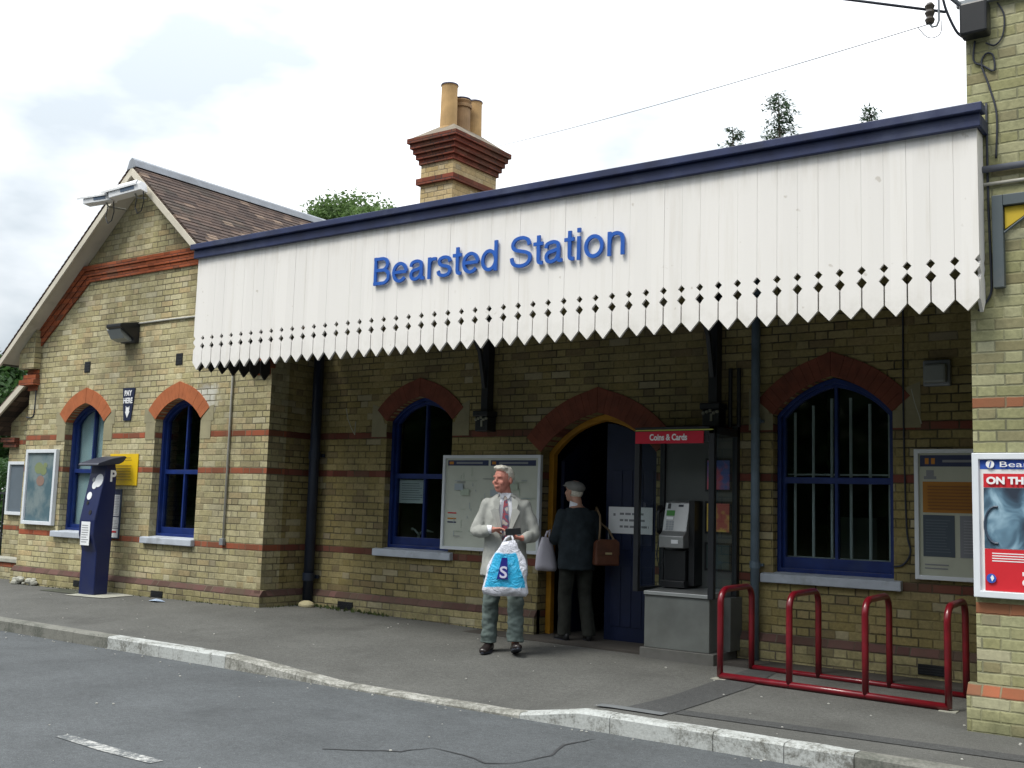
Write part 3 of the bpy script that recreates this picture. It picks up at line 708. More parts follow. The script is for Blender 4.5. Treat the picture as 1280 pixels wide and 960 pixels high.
# lettering
SG = empty('station_name_sign', (-5.66, CY-.03, 3.4), 'blue raised letters reading Bearsted Station on the white canopy boards', 'sign')
HW = .059
def ell(cx, cy, rx, ry, a0=0, a1=360, n=28): return [(cx+rx*math.cos(R(a0+(a1-a0)*i/n)), cy+ry*math.sin(R(a0+(a1-a0)*i/n))) for i in range(n+1)]
def crom(P, n=8):
    o = []; Q = [P[0]]+list(P)+[P[-1]]
    for i in range(1, len(Q)-2):
        for k in range(n):
            t = k/n; o.append(tuple(.5*(2*Q[i][j]+(Q[i+1][j]-Q[i-1][j])*t+(2*Q[i-1][j]-5*Q[i][j]+4*Q[i+1][j]-Q[i+2][j])*t*t+(-Q[i-1][j]+3*Q[i][j]-3*Q[i+1][j]+Q[i+2][j])*t**3) for j in (0, 1)))
    return o+[P[-1]]
GL = {   # centre lines of a plain grotesque alphabet, cap height 1: (advance, strokes)
 'B': (.93, [[(.17, 0), (.17, 1)], [(.10, .937), (.48, .937)]+ell(.50, .733, .225, .204, 90, -90, 14)+[(.17, .529)], [(.17, .5285), (.52, .5285)]+ell(.54, .295, .25, .232, 90, -90, 14)+[(.10, .063)]]),
 'e': (.775, [[(.11, .375), (.69, .375)], ell(.385, .368, .285, .308, 0, 320, 30)]),
 'a': (.775, [crom([(.115, .50), (.16, .625), (.36, .678), (.53, .63), (.575, .50), (.575, .30), (.575, .14), (.61, .07), (.72, .065)]), crom([(.575, .44), (.42, .395), (.20, .345), (.125, .215), (.19, .085), (.335, .060), (.49, .12), (.575, .25)])]),
 'r': (.46, [[(.155, 0), (.155, .74)], crom([(.155, .38), (.19, .58), (.30, .665), (.46, .665)])]),
 's': (.70, [crom([(.595, .51), (.53, .64), (.35, .680), (.18, .635), (.135, .535), (.20, .43), (.36, .385), (.53, .335), (.60, .22), (.53, .10), (.34, .058), (.15, .11), (.09, .23)])]),
 't': (.39, [crom([(.21, .95), (.21, .6), (.21, .3), (.215, .14), (.27, .07), (.38, .065)]), [(.02, .680), (.38, .680)]]),
 'd': (.775, [ell(.37, .368, .265, .308, 0, 360, 30), [(.635, 0), (.635, 1)]]),
 'S': (.93, [crom([(.785, .70), (.73, .86), (.60, .935), (.45, .953), (.26, .91), (.155, .79), (.16, .66), (.27, .57), (.47, .52), (.69, .46), (.81, .36), (.80, .20), (.68, .085), (.47, .045), (.25, .09), (.14, .19), (.105, .33)])]),
 'i': (.31, [[(.155, 0), (.155, .74)], [(.155, .865), (.155, 1.0)]]),
 'o': (.775, [ell(.388, .368, .285, .308, 0, 360, 30)]),
 'n': (.775, [[(.155, 0), (.155, .74)], crom([(.155, .36), (.19, .56), (.29, .655), (.43, .675), (.57, .61), (.615, .46), (.615, .2), (.615, 0)])]),
 ' ': (.39, [])}
xcur = -7.065; CAP = .272; zb_ = 3.408; yb_ = CY-.012
for ch_ in 'Bearsted Station':
    adv, strokes = GL[ch_]; lm = MB()
    for si, st_ in enumerate(strokes):
        P = [Vector((q[0], q[1], 0)) for q in st_]; closed = (P[0]-P[-1]).length < 1e-4; k = len(lm.v); d0 = .020+.0006*si
        for i, q in enumerate(P):
            if closed: t_ = (P[1]-P[-2]) if i in (0, len(P)-1) else P[i+1]-P[i-1]
            else: t_ = P[min(i+1, len(P)-1)]-P[max(i-1, 0)]
            t_.normalize(); nn = Vector((-t_.y, t_.x, 0))*HW
            if abs(t_.y) < .5 and not closed: nn *= .95
            for e_ in (q+nn, q-nn):
                X = xcur+e_.x*CAP*.997; Z = zb_+e_.y*CAP; lm.v += [(X, yb_-d0, Z), (X, yb_-.002, Z)]
        for i in range(len(P)-1):
            a_ = k+i*4; b_ = a_+4
            for f_ in ((a_, a_+2, b_+2, b_), (a_+1, b_+1, b_+3, a_+3), (a_, b_, b_+1, a_+1), (a_+2, a_+3, b_+3, b_+2)): lm.f.append(list(f_)); lm.m.append(0)
        if not closed:
            for a_ in (k, k+(len(P)-1)*4): lm.f.append([a_, a_+1, a_+3, a_+2]); lm.m.append(0)
    if strokes: lm.build('letter', M['letter'], SG)
    xcur += adv*CAP*.997

# ---------------------------------------------------------------- pipes, conduits, cables
def pipe(name, pts, r, mat, label, cat, group=None, extra=None, n=12):
    if name == 'cable' and len(pts) > 2:
        Q = [Vector(q) for q in pts]; Q = [Q[0]]+Q+[Q[-1]]; o_ = []
        for i in range(1, len(Q)-2):
            for k in range(7):
                t = k/7; o_.append(.5*(2*Q[i]+(Q[i+1]-Q[i-1])*t+(2*Q[i-1]-5*Q[i]+4*Q[i+1]-Q[i+2])*t*t+(-Q[i-1]+3*Q[i]-3*Q[i+1]+Q[i+2])*t**3))
        pts = o_+[Q[-1]]
    mb = MB().tube(pts, r, n); o = mb.build(name, mat, label=label, cat=cat, group=group, smooth=True); o.data.polygons.foreach_set('use_smooth', [True]*len(o.data.polygons)); return o
dp = empty('drainpipe', (-9.58, -.10, .08), 'thick dark drainpipe in the corner between bay and front wall', 'drainpipe', 'drainpipes on the station wall')
MB().tube([(-9.60, -.11, .10), (-9.60, -.11, 4.0)], .062, 14).build('pipe', M['pipedark'], dp, smooth=True)
for z in (.45, 1.9, 3.3): MB().tube([(-9.60, -.11, z-.045), (-9.60, -.11, z+.045)], .073, 14).box(-9.69, -9.51, -.05, -.02, z-.02, z+.02).build('collar', M['pipedark'], dp)
dp2 = empty('drainpipe', (-3.95, -.07, .02), 'blue grey drainpipe running down beside the large barred window', 'drainpipe', 'drainpipes on the station wall')
MB().tube([(-3.95, -.075, .03), (-3.95, -.075, 3.95)], .040, 12).build('pipe', M['pipe'], dp2, smooth=True)
for z in (.9, 2.2, 3.4): MB().tube([(-3.95, -.075, z-.03), (-3.95, -.075, z+.03)], .047, 12).box(-4.01, -3.89, -.04, -.003, z-.012, z+.012).build('collar', M['pipe'], dp2)
bp = empty('cable_trunking', (-4.17, -.04, 2.1), 'pair of black vertical tubes on the wall above the phone booth', 'trunking')
for x in (-4.215, -4.13): MB().tube([(x, -.04, 2.15), (x, -.04, 2.70)], .020, 8).build('tube', M['black'], bp)
pipe('conduit', [(-10.46, B-.018, .82), (-10.46, B-.018, 2.95), (-10.46, B-.018, 3.4)], .015, M['conduit'], 'thin pale conduit running down the bay wall right of the window', 'conduit', 'conduits', n=8)
jb = MB().box(-10.50, -10.43, B-.05, B-.002, .79, .87).build('junction_box', M['grey'], label='small grey junction box at the foot of the pale conduit', cat='junction box', bevel=.006)
# floodlight
fl = empty('floodlight', (-12.5, B-.12, 3.4), 'dark boxy bulkhead floodlight high on the bay gable wall', 'floodlight')
MB().prism([[(B-.30, 3.60), (B-.02, 3.66), (B-.002, 3.66), (B-.002, 3.38), (B-.06, 3.38), (B-.10, 3.44), (B-.30, 3.56)]], -12.74, -12.42, axis='x').build('housing', M['blackplas'], fl, bevel=.006)
MB().prism([[(B-.26, 3.55), (B-.10, 3.435), (B-.075, 3.40), (B-.09, 3.39), (B-.20, 3.42), (B-.27, 3.53)]], -12.76, -12.47, axis='x').build('lens', flat('frosted_lens', (.22, .24, .24), .3), fl)
pipe('conduit', [(-12.42, B-.015, 3.64), (-11.9, B-.015, 3.645), (-10.5, B-.015, 3.64), (-9.9, B-.015, 3.64)], .014, M['conduit'], 'pale horizontal conduit from the floodlight to the canopy', 'conduit', 'conduits', n=8)
pipe('cable', [(-14.80, B-.008, 3.1), (-14.80, B-.008, 2.62), (-14.83, B-.008, 2.45), (-15.0, B-.008, 2.44)], .008, M['ink'], 'thin dark cable hooking round at the left bay corner', 'cable', n=6)
pipe('cable', [(-2.64, -.01, 3.3), (-2.645, -.012, 2.2), (-2.63, -.012, 1.3), (-2.60, -.014, 1.08), (-2.66, -.016, .97), (-2.74, -.014, .95)], .008, M['ink'], 'thin dark cable hanging between the barred window and notice case', 'cable', n=6)
wl = empty('wall_light', (-2.36, -.06, 2.5), 'square grey wall light in the shade at the right end of the canopy', 'wall light')
MB().box(-2.47, -2.25, -.06, -.002, 2.46, 2.68).build('base', M['grey'], wl, bevel=.012)
MB().box(-2.45, -2.27, -.13, -.061, 2.48, 2.64).build('diffuser', flat('grey_diffuser', (.25, .27, .26), .4), wl, bevel=.02)
def streak(x, z, pts, label):
    mb = MB()
    for a, b in zip(pts, pts[1:]):
        mb.tube([(x+a[0], -.003, z+a[1]), (x+b[0], -.003, z+b[1])], .0055, 5)
    mb.build('salt_streak', flat('lime_white', (.40, .40, .33), .9), label=label, cat='lime streak')
streak(-9.05, 2.15, [(-.16, .32), (-.12, .18), (-.06, .08), (.0, .0), (.005, .16)], 'pale lime streak on the brick left of the first pointed window')
streak(-2.50, 2.15, [(-.08, .30), (-.05, .17), (-.02, .08), (.0, 0)], 'pale lime streak below the wall light near the canopy end')
# right-hand fittings on the tall wall
jb = MB().box(-1.725, -1.545, PI_-.13, PI_-.002, 4.67, 4.90).build('junction_box', M['blackplas'], bevel=.015, label='black junction box high on the corner of the tall brick wall', cat='junction box')
br = empty('cable_bracket', (-1.7, PI_-.1, 4.9), 'steel cross-arm bracket with insulator at the top right wall corner', 'bracket')
MB().box(-1.76, -1.25, PI_-.05, PI_-.01, 4.915, 4.955).tube([(-1.73, PI_-.06, 4.92), (-1.84, PI_-.20, 5.02), (-1.97, PI_-.3, 5.15)], .016, 8).tube([(-1.84, PI_-.2, 5.02), (-1.84, PI_-.2, 4.78), (-1.855, PI_-.2, 4.745), (-1.885, PI_-.2, 4.745), (-1.90, PI_-.2, 4.77)], .008, 8).build('arm', M['grey'], br)
def rg(x, y, z, r): return ((x, y, z), (r, 0, 0), (0, r, 0))
MB().rings([rg(-1.90, PI_-.2, 4.775, .026), rg(-1.90, PI_-.2, 4.80, .034), rg(-1.90, PI_-.2, 4.82, .022), rg(-1.90, PI_-.2, 4.85, .034), rg(-1.90, PI_-.2, 4.87, .024), rg(-1.90, PI_-.2, 4.90, .034), rg(-1.90, PI_-.2, 4.92, .02)], 16).build('insulator', flat('brown_ceramic', (.06, .05, .04), .2), br)
def sag(a, b, d, n=14): return [Vector(a).lerp(Vector(b), i/n) - Vector((0, 0, d*4*(i/n)*(1-i/n))) for i in range(n+1)]
pipe('overhead_wire', sag((-1.915, PI_-.2, 4.77), (-9.25, 2.95, 6.62), .04), .0032, M['ink'], 'thin overhead wire running from the insulator across the sky to the chimney', 'wire', n=5)
pipe('overhead_wire', sag((-1.80, PI_-.18, 4.84), (-12, -2.0, 9.0), .05), .010, M['ink'], 'thick black overhead cable leaving the top right bracket', 'wire', n=6)
def wob(pts): return [Vector(p) for p in pts]
pipe('cable', [(-1.82, PI_-.2, 4.98), (-1.80, PI_-.16, 4.86), (-1.75, PI_-.1, 4.72), (-1.70, PI_-.06, 4.67)], .009, M['ink'], 'black cable looping from the bracket down to the junction box', 'cable', n=6)
pipe('cable', [(-1.975, PI_-.22, 4.755), (-1.93, PI_-.2, 4.69), (-1.88, PI_-.2, 4.665), (-1.83, PI_-.2, 4.69), (-1.82, PI_-.2, 4.78)], .003, M['ink'], 'thin wire loop hanging under the insulator', 'cable', n=5)
pipe('cable', [(-1.50, PI_-.01, 4.90), (-1.46, PI_-.012, 4.8), (-1.47, PI_-.012, 4.66), (-1.52, PI_-.012, 4.60), (-1.58, PI_-.012, 4.63)], .006, M['ink'], 'thin cable arcing beside the junction box on pale brick', 'cable', n=5)
pipe('cable', [(-1.65, PI_-.01, 4.66), (-1.66, PI_-.012, 4.52), (-1.60, PI_-.012, 4.47), (-1.53, PI_-.012, 4.42), (-1.535, PI_-.012, 4.53), (-1.58, PI_-.012, 4.55), (-1.61, PI_-.012, 4.48), (-1.56, PI_-.012, 4.30), (-1.52, PI_-.012, 4.1), (-1.53, PI_-.012, 3.8)], .007, M['ink'], 'curling black cable below the junction box on pale brick', 'cable', n=5)
pipe('cable', [(-1.585, PI_-.01, 4.2), (-1.585, PI_-.01, 3.5), (-1.575, PI_-.012, 3.0), (-1.585, PI_-.012, 2.86), (-1.66, PI_-.012, 2.76)], .008, M['ink'], 'black cable running down the brick behind the canopy end', 'cable', n=6)
pipe('wall_pipe', [(-1.68, PI_-.035, 3.725), (2.5, PI_-.035, 3.735)], .024, flat('slate_pipe', (.13, .14, .17), .45), 'thick slate grey horizontal pipe across the tall brick wall', 'pipe')
pipe('wall_pipe', [(-1.68, PI_-.02, 3.625), (2.5, PI_-.02, 3.63)], .012, M['conduit'], 'thin pale horizontal pipe just below the thick grey one', 'pipe', n=8)
gb = empty('sign_bracket', (-1.4, PI_-.05, 2.9), 'slate grey steel frame with a yellow corner plate right of the canopy', 'frame')
gm = flat('slate_steel', (.07, .09, .10), .5, dirt=((.16, .15, .12), .4))
MB().box(-1.555, -1.485, PI_-.06, PI_-.006, 2.90, 3.53).box(-1.484, -.2, PI_-.06, PI_-.006, 3.455, 3.53).build('arm', gm, gb, bevel=.004)
MB().prism([[(-1.48, 3.45), (-1.36, 3.45), (-1.25, 3.45), (-1.48, 3.30)]], PI_-.03, PI_-.006).build('plate', flat('yellow_plate', (.5, .36, .02), .6, dirt=((.2, .15, .03), .5)), gb)
MB().tube([(-1.48, PI_-.05, 3.27), (-1.2, PI_-.05, 3.47)], .008, 6).build('brace', gm, gb)

# ---------------------------------------------------------------- security cameras
def cctv(name, c, ang, tilt, s, label):
    e = empty(name, c, label, 'security camera', 'security cameras on the gable')
    rot = Matrix.Rotation(R(ang), 3, 'Z') @ Matrix.Rotation(R(tilt), 3, 'Y')
    def tf(mb):
        mb.v = [tuple(Vector(c) + rot @ (Vector(v)*s)) for v in mb.v]; return mb
    hb = MB().prism([[(-.075, -.05), (.075, -.05), (.075, .035), (.05, .065), (-.05, .065), (-.075, .035)]], -.22, .20, axis='x')
    tf(hb).build('housing', M['white'], e, bevel=.006)
    tf(MB().prism([[(-.092, .02), (-.092, .045), (-.06, .082), (.06, .082), (.092, .045), (.092, .02), (.087, .02), (.087, .043), (.056, .077), (-.056, .077), (-.087, .043), (-.087, .02)]], -.30, .16, axis='x')).build('sunshield', M['white'], e)
    tf(MB().box(-.232, -.222, -.055, .055, -.04, .05)).build('lens_window', M['blackplas'], e)
    tf(MB().box(-.06, .12, -.080, -.0755, -.022, .020)).build('maker_plate', flat('slate_print', (.10, .14, .2), .5), e)
    a = Vector(c) + rot @ (Vector((.08, 0, -.05))*s)
    MB().tube([a, a+Vector((.01, .03, -.05)), Vector((a.x+.02, B-.29, a.z-.03))], .013, 8).build('mount', flat('dull_bracket', (.20, .20, .17), .6), e)
    b = Vector(c) + rot @ (Vector((.19, 0, -.03))*s)
    pts = [b+Vector((0, 0, 0)), b+Vector((.0, .02, -.15)), b+Vector((-.07, .04, -.26)), b+Vector((-.18, .06, -.28)), b+Vector((-.27, .08, -.18)), b+Vector((-.27, .10, -.02))]
    MB().tube(pts, .007, 6).build('cable', M['black'], e)
cctv('security_camera', (-12.18, -1.18, 5.30), 22, -12, 1.12, 'white boxed security camera nearest the gable peak')
cctv('security_camera', (-12.60, -1.30, 5.215), 22, -6, .98, 'smaller white security camera at the outer end, left of the other')

# ---------------------------------------------------------------- signs and notices
def framed(name, x0, x1, z0, z1, y, fw, depth, label, cat, frame=None, back=None, glassy=True, group=None):
    e = empty(name, ((x0+x1)/2, y-depth/2, z0), label, cat, group)
    MB().prism([[(x0, z0), (x1, z0), (x1, z1), (x0, z1)], [(x0+fw, z0+fw), (x1-fw, z0+fw), (x1-fw, z1-fw), (x0+fw, z1-fw)]], y-depth, y-.002).build('frame', frame or M['alu'], e, bevel=.004)
    MB().box(x0+fw*.9, x1-fw*.9, y-depth*.55, y-.003, z0+fw*.9, z1-fw*.9).build('panel', back or M['paper'], e)
    return e, y-depth*.55
def art(e, y, items, name='print'):
    """flat printed areas, each a thin sheet just in front of the panel: (x0,x1,z0,z1,material)"""
    by = {}
    for i, (a, b, c, d, m) in enumerate(items): by.setdefault(m.name, (m, []))[1].append((a, b, c, d, i))
    for m, L in by.values():
        mb = MB()
        for a, b, c, d, i in L:
            if (b-a)*(d-c) > .008: MB().box(a, b, y-.0016-.0003*i, y-.0004-.0003*i, c, d).build('printed_panel', m, e)
            else: mb.box(a, b, y-.0016-.0003*i, y-.0004-.0003*i, c, d)
        if mb.v: mb.build('lettering', m, e)
def lines(x0, x1, z0, z1, n, h=.35, ragged=.25):
    o = []; st_ = (z1-z0)/n
    for i in range(n):
        zz = z1-st_*(i+1); o.append((x0, x1-random.random()*ragged*(x1-x0), zz+st_*.3, zz+st_*(.3+h)))
    return o
ink = flat('print_grey', (.22, .23, .25), .6); navy = flat('print_navy', (.02, .03, .09), .5); rd = flat('print_red', (.55, .02, .03), .5); orng = flat('print_orange', (.50, .20, .02), .6)
# map case behind the man
e, y = framed('notice_board', -7.64, -6.33, .87, 1.90, 0, .035, .05, 'wide white framed map case behind the man in the grey jacket', 'notice board', back=flat('map_cream', (.50, .53, .46), .6), group='framed cases on the walls')
mapg = flat('map_green', (.40, .47, .38), .6); mapl = flat('map_blue', (.36, .42, .46), .6)
items = [(-7.58, -7.02, 1.785, 1.845, navy), (-6.99, -6.40, 1.785, 1.845, navy), (-7.56, -7.50, 1.80, 1.83, orng), (-6.97, -6.92, 1.80, 1.83, orng)]
items += [(-7.46, -7.10, 1.805, 1.826, ink), (-6.88, -6.5, 1.805, 1.826, ink)]
for z, m in ((1.26, rd), (1.20, orng), (1.16, navy)): items.append((-7.56, -7.44, z, z+.014, m))
for i in range(46):
    a = random.uniform(-7.5, -6.5); z = random.uniform(1.0, 1.7); l = random.uniform(.04, .2)
    if random.random() < .5: items.append((a, a+l, z, z+.006, random.choice([mapg, mapl, ink])))
    else: items.append((a, a+.006, z, z+l*.5, random.choice([mapg, mapl])))
for i in range(5):
    a = random.uniform(-7.5, -6.7); z = random.uniform(1.1, 1.6); items.append((a, a+.12, z, z+.07, random.choice([mapg, mapl])))
art(e, y, items)
# notice case in the shade
e, y = framed('notice_board', -2.555, -1.715, .86, 1.935, 0, .035, .05, 'white framed timetable case with orange block, half hidden by brick corner', 'notice board', back=flat('sheet_cream', (.42, .44, .36), .6), group='framed cases on the walls')
items = [(-2.51, -1.76, 1.79, 1.885, navy), (-2.47, -2.44, 1.81, 1.86, orng), (-2.42, -2.39, 1.81, 1.86, orng), (-2.33, -1.8, 1.825, 1.845, ink), (-2.48, -2.38, 1.685, 1.71, ink), (-2.46, -2.40, 1.71, 1.76, ink),
         (-2.49, -1.78, 1.41, 1.665, flat('flat_orange', (.36, .15, .015), .6)), (-2.49, -2.24, 1.05, 1.39, flat('slate_block', (.055, .075, .10), .6)), (-2.20, -1.78, 1.05, 1.39, flat('grey_block', (.19, .20, .23), .6))]
items += [(a, b, c, d, ink) for a, b, c, d in lines(-2.48, -2.25, .94, 1.0, 2)]
items += [(a, b, c, d, flat('slate_text', (.10, .13, .16), .6)) for a, b, c, d in lines(-2.47, -2.27, 1.08, 1.36, 12, .3)]
items += [(a, b, c, d, flat('grey_text', (.28, .29, .31), .6)) for a, b, c, d in lines(-2.17, -1.85, 1.08, 1.36, 12, .3)]
items += [(a, b, c, d, flat('orange_text', (.22, .09, .02), .6)) for a, b, c, d in lines(-2.45, -1.85, 1.43, 1.64, 8, .3)]
art(e, y, items)
# red poster case on the tall wall
e, y = framed('poster_case', -1.712, -.62, .86, 1.80, PI_, .042, .055, 'bright white framed poster case with red and blue poster at right edge', 'poster', back=flat('poster_white', (.72, .72, .72), .5), group='framed cases on the walls')
pr = flat('poster_red', (.56, .02, .03), .45); pb = flat('poster_blue', (.03, .09, .42), .45)
items = [(-1.665, -.665, 1.695, 1.756, pb), (-1.645, -.685, 1.575, 1.665, pr), (-1.645, -.685, .905, 1.175, pr)]
pic = NT('poster_photo'); P, _, _ = pic.pos(); px_, py_, pz_ = pic.sep(P)
vo = pic.noise(pic.comb(pic.m('MULTIPLY', px_, 1.0), 0.0, pic.m('MULTIPLY', pz_, .8)), 6.5, 3, .5, .8)
pic.set(col=pic.ramp(vo, [(.3, (.02, .03, .05)), (.45, (.05, .10, .15)), (.55, (.12, .22, .30)), (.7, (.30, .45, .55))]), rough=.45)
items.append((-1.645, -.685, 1.178, 1.572, pic.mat))
items += [(a, b, c, d, M['white']) for a, b, c, d in lines(-1.60, -.75, 1.09, 1.155, 4, .4, .3)]
items += [(-1.42, -.75, 1.01, 1.035, M['white'])]
art(e, y, items)
yt = y-.012
tm = MB(); text_mesh('Bearsted', -1.54, -1.20, 1.708, 1.744, yt, .002, tm); text_mesh('ON THE', -1.625, -1.36, 1.595, 1.645, yt, .002, tm, weight=.05)
text_mesh('05', -1.42, -1.32, .945, .99, yt, .002, tm, weight=.04)
tm.rings([((-1.60, yt, 1.726), (.026, 0, 0), (0, 0, .026)), ((-1.60, yt-.002, 1.726), (.026, 0, 0), (0, 0, .026))], 20)
tm.build('lettering', M['white'], e)
tm = MB(); text_mesh('i', -1.607, -1.592, 1.708, 1.744, yt-.003, .002, tm, shear=.3, weight=.04)
tm.rings([((-1.605, yt, .985), (.030, 0, 0), (0, 0, .030)), ((-1.605, yt-.002, .985), (.030, 0, 0), (0, 0, .030))], 20)
tm.build('emblem', pb, e)
tm = MB(); tm.prism([[(-1.60, .965), (-1.588, .985), (-1.592, 1.0), (-1.60, 1.008), (-1.61, .99)]], yt-.005, yt-.003); tm.build('emblem', M['white'], e)
# soldiers-like shapes are left as a soft print; blue headphone arc and paler patches
tm = MB(); tm.tube([(-1.60+.07*math.cos(a)+.03, yt+.006, 1.33+.12*math.sin(a)) for a in [math.pi*(.45+.1*i) for i in range(12)]], .009, 6)
tm.build('print', flat('poster_dark', (.03, .05, .08), .5), e)
# blue tinted case on the bay
pb2 = NT('faded_blue_poster'); P, _, _ = pb2.pos(); x, y_, z = pb2.sep(P)
pb2.set(col=pb2.mix(pb2.map(pb2.noise(P, 3.2, 4, .6), .42, .62), (.09, .15, .18), (.20, .25, .26)), rough=.12, spec=.6)
e, y = framed('poster_case', -14.845, -14.075, .90, 1.965, B, .05, .06, 'white framed case with a faded blue poster left of the pay machine', 'poster', back=pb2.mat, group='framed cases on the walls')
mb = MB()
for i, (cx, cz, r, m) in enumerate(((-14.52, 1.70, .11, 0), (-14.40, 1.66, .08, 0), (-14.46, 1.52, .10, 1), (-14.36, 1.74, .05, 0))):
    mb.rings([((cx, y-.001-.0005*i, cz), (r, 0, 0), (0, 0, r*.75)), ((cx, y-.0018-.0005*i, cz), (r, 0, 0), (0, 0, r*.75))], 14, m)
mb.build('print', [flat('olive_print', (.20, .24, .12), .3), flat('pink_print', (.25, .17, .14), .3)], e)
e, y = framed('poster_case', -16.62, -15.95, .99, 1.83, .05, .05, .06, 'narrow white framed case on the low wing at the left edge', 'poster', back=flat('blue_sheet', (.12, .15, .18), .3), group='framed cases on the walls')
# pay here sign
PH = empty('pay_here_sign', (-12.55, B-.01, 2.34), 'small tapered navy sign reading PAY HERE with a white down arrow', 'sign')
MB().prism([[(-12.63, 2.34), (-12.475, 2.34), (-12.42, 2.775), (-12.685, 2.775)]], B-.014, B-.003).build('panel', M['navydoor'], PH)
tm = MB(); text_mesh('PAY', -12.635, -12.475, 2.67, 2.745, B-.015, .003, tm, weight=.03); text_mesh('HERE', -12.65, -12.455, 2.57, 2.645, B-.015, .003, tm, weight=.03)
tm.prism([[(-12.59, 2.535), (-12.565, 2.505), (-12.55, 2.52), (-12.535, 2.505), (-12.51, 2.535), (-12.515, 2.46), (-12.50, 2.46), (-12.55, 2.375), (-12.60, 2.46), (-12.585, 2.46)]], B-.018, B-.015)
tm.build('lettering', M['white'], PH)
YS = empty('yellow_sign', (-12.55, B-.01, 1.48), 'plain yellow tariff sign behind the parking pay machine', 'sign')
MB().box(-12.86, -12.245, B-.016, B-.004, 1.48, 1.895).build('panel', M['yellow'], YS, bevel=.002)
mb = MB()
for a, b, c, d in lines(-12.80, -12.30, 1.80, 1.86, 2, .35, .4) + lines(-12.74, -12.36, 1.54, 1.76, 6, .35, .1): mb.box(a, b, B-.019, B-.0163, c, d)
mb.build('lettering', flat('amber_text', (.40, .27, .02), .5), YS)
e, y = framed('tariff_board', -12.845, -12.55, .78, 1.43, B, .014, .025, 'narrow white tariff board under the yellow sign', 'notice board', frame=flat('slate_frame', (.05, .07, .11), .5))
items = [(-12.83, -12.565, 1.355, 1.42, navy), (-12.83, -12.565, 1.06, 1.075, navy), (-12.83, -12.565, .91, .918, navy), (-12.72, -12.61, .855, .88, rd)]
items += [(a, b, c, d, ink) for a, b, c, d in lines(-12.81, -12.58, 1.09, 1.34, 12, .2, .2) + lines(-12.81, -12.58, .93, 1.05, 6, .2, .3)]
art(e, y, items)
# notice on the door
e = empty('paper_notice', (D0+.28, .19, 1.12), 'white printed paper notice taped to the navy entrance door', 'notice')
MB().box(-5.63, -5.13, .176, .1795, 1.12, 1.385).build('sheet', M['paper'], e)
tm = MB()
for t, x0, x1, z in (('Where the ticket office', -5.50, -5.17, 1.315), ('is closed please buy', -5.50, -5.19, 1.25), ('your ticket', -5.50, -5.34, 1.185)):
    text_mesh(t, x0, x1, z-.012, z+.024, .185, .001, tm)
tm = MB()
for a, b, c, d in lines(-5.50, -5.17, 1.16, 1.35, 3, .34, .15): 
    xx = a
    while xx < b: l = random.uniform(.03, .07); tm.box(xx, min(xx+l, b), .1745, .1755, c, d); xx += l+.014
tm.box(-5.575, -5.55, .1745, .1755, 1.295, 1.32)
tm.build('lettering', ink, e)
# notice and ornament in window
e = empty('paper_notice', (-8.27, .20, 1.3), 'white paper sheet inside the pointed window beside the map case', 'notice')
MB().box(-8.475, -8.085, .190, .193, 1.36, 1.63).build('sheet', M['paper'], e)
mb = MB()
for a, b, c, d in lines(-8.44, -8.12, 1.39, 1.60, 8, .25, .2): mb.box(a, b, .1885, .1895, c, d)
mb.build('lettering', ink, e)
e = MB(); e.tube([(-8.30, .36, .90), (-8.30, .36, 1.0), (-8.36, .36, 1.05), (-8.40, .36, 1.06)], [.03, .015, .012, .008], 8).tube([(-8.30, .36, 1.0), (-8.2, .36, 1.05), (-8.08, .36, 1.035)], [.015, .02, .006], 8).ball((-8.28, .36, .92), (.07, .03, .03), n=8).ball((-8.40, .36, 1.06), .018, n=6)
e.box(-8.40, -8.15, .30, .42, .86, .895)
e.build('ornament', flat('pale_china', (.45, .47, .45), .3), label='pale bird-like ornament inside the first pointed window', cat='ornament', smooth=True)
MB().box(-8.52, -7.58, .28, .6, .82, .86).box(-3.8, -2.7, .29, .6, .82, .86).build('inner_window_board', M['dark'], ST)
e = MB().box(-3.6, -3.25, 1.2, 1.5, .9, 1.35).box(-3.1, -2.9, 1.4, 1.6, .9, 1.6).box(-3.75, -2.75, 1.0, 1.8, .84, .9); e.build('office_cabinet', flat('office_grey', (.16, .17, .16), .7), label='dim grey office furniture behind the barred window', cat='cabinet')

# ---------------------------------------------------------------- parking pay machine
PM = empty('pay_machine', (-12.50, -1.0, gz(-12.5, -1)), 'tall navy parking pay machine with a white letter P on the pavement', 'pay machine')
z0 = gz(-12.5, -1)-.01; xa, xb = -12.75, -12.42
prof = [(-1.11, z0), (-1.11, .62), (-1.17, .84), (-1.17, 1.02), (-1.12, 1.30), (-1.06, 1.62), (-1.05, 1.74), (-.92, 1.76), (-.89, 1.60), (-.91, z0)]
MB().prism([prof], xa, xb, axis='x').build('body', flat('machine_navy', (.008, .015, .072), .35, dirt=((.03, .035, .06), .4)), PM, bevel=.010)
MB().prism([[(-1.22, 1.725), (-1.20, 1.75), (-1.0, 1.82), (-.82, 1.86), (-.79, 1.845), (-.84, 1.78), (-.90, 1.75), (-1.20, 1.712)]], xa-.05, xb+.05, axis='x').build('hood', flat('hood_slate', (.03, .035, .055), .45), PM, bevel=.008)
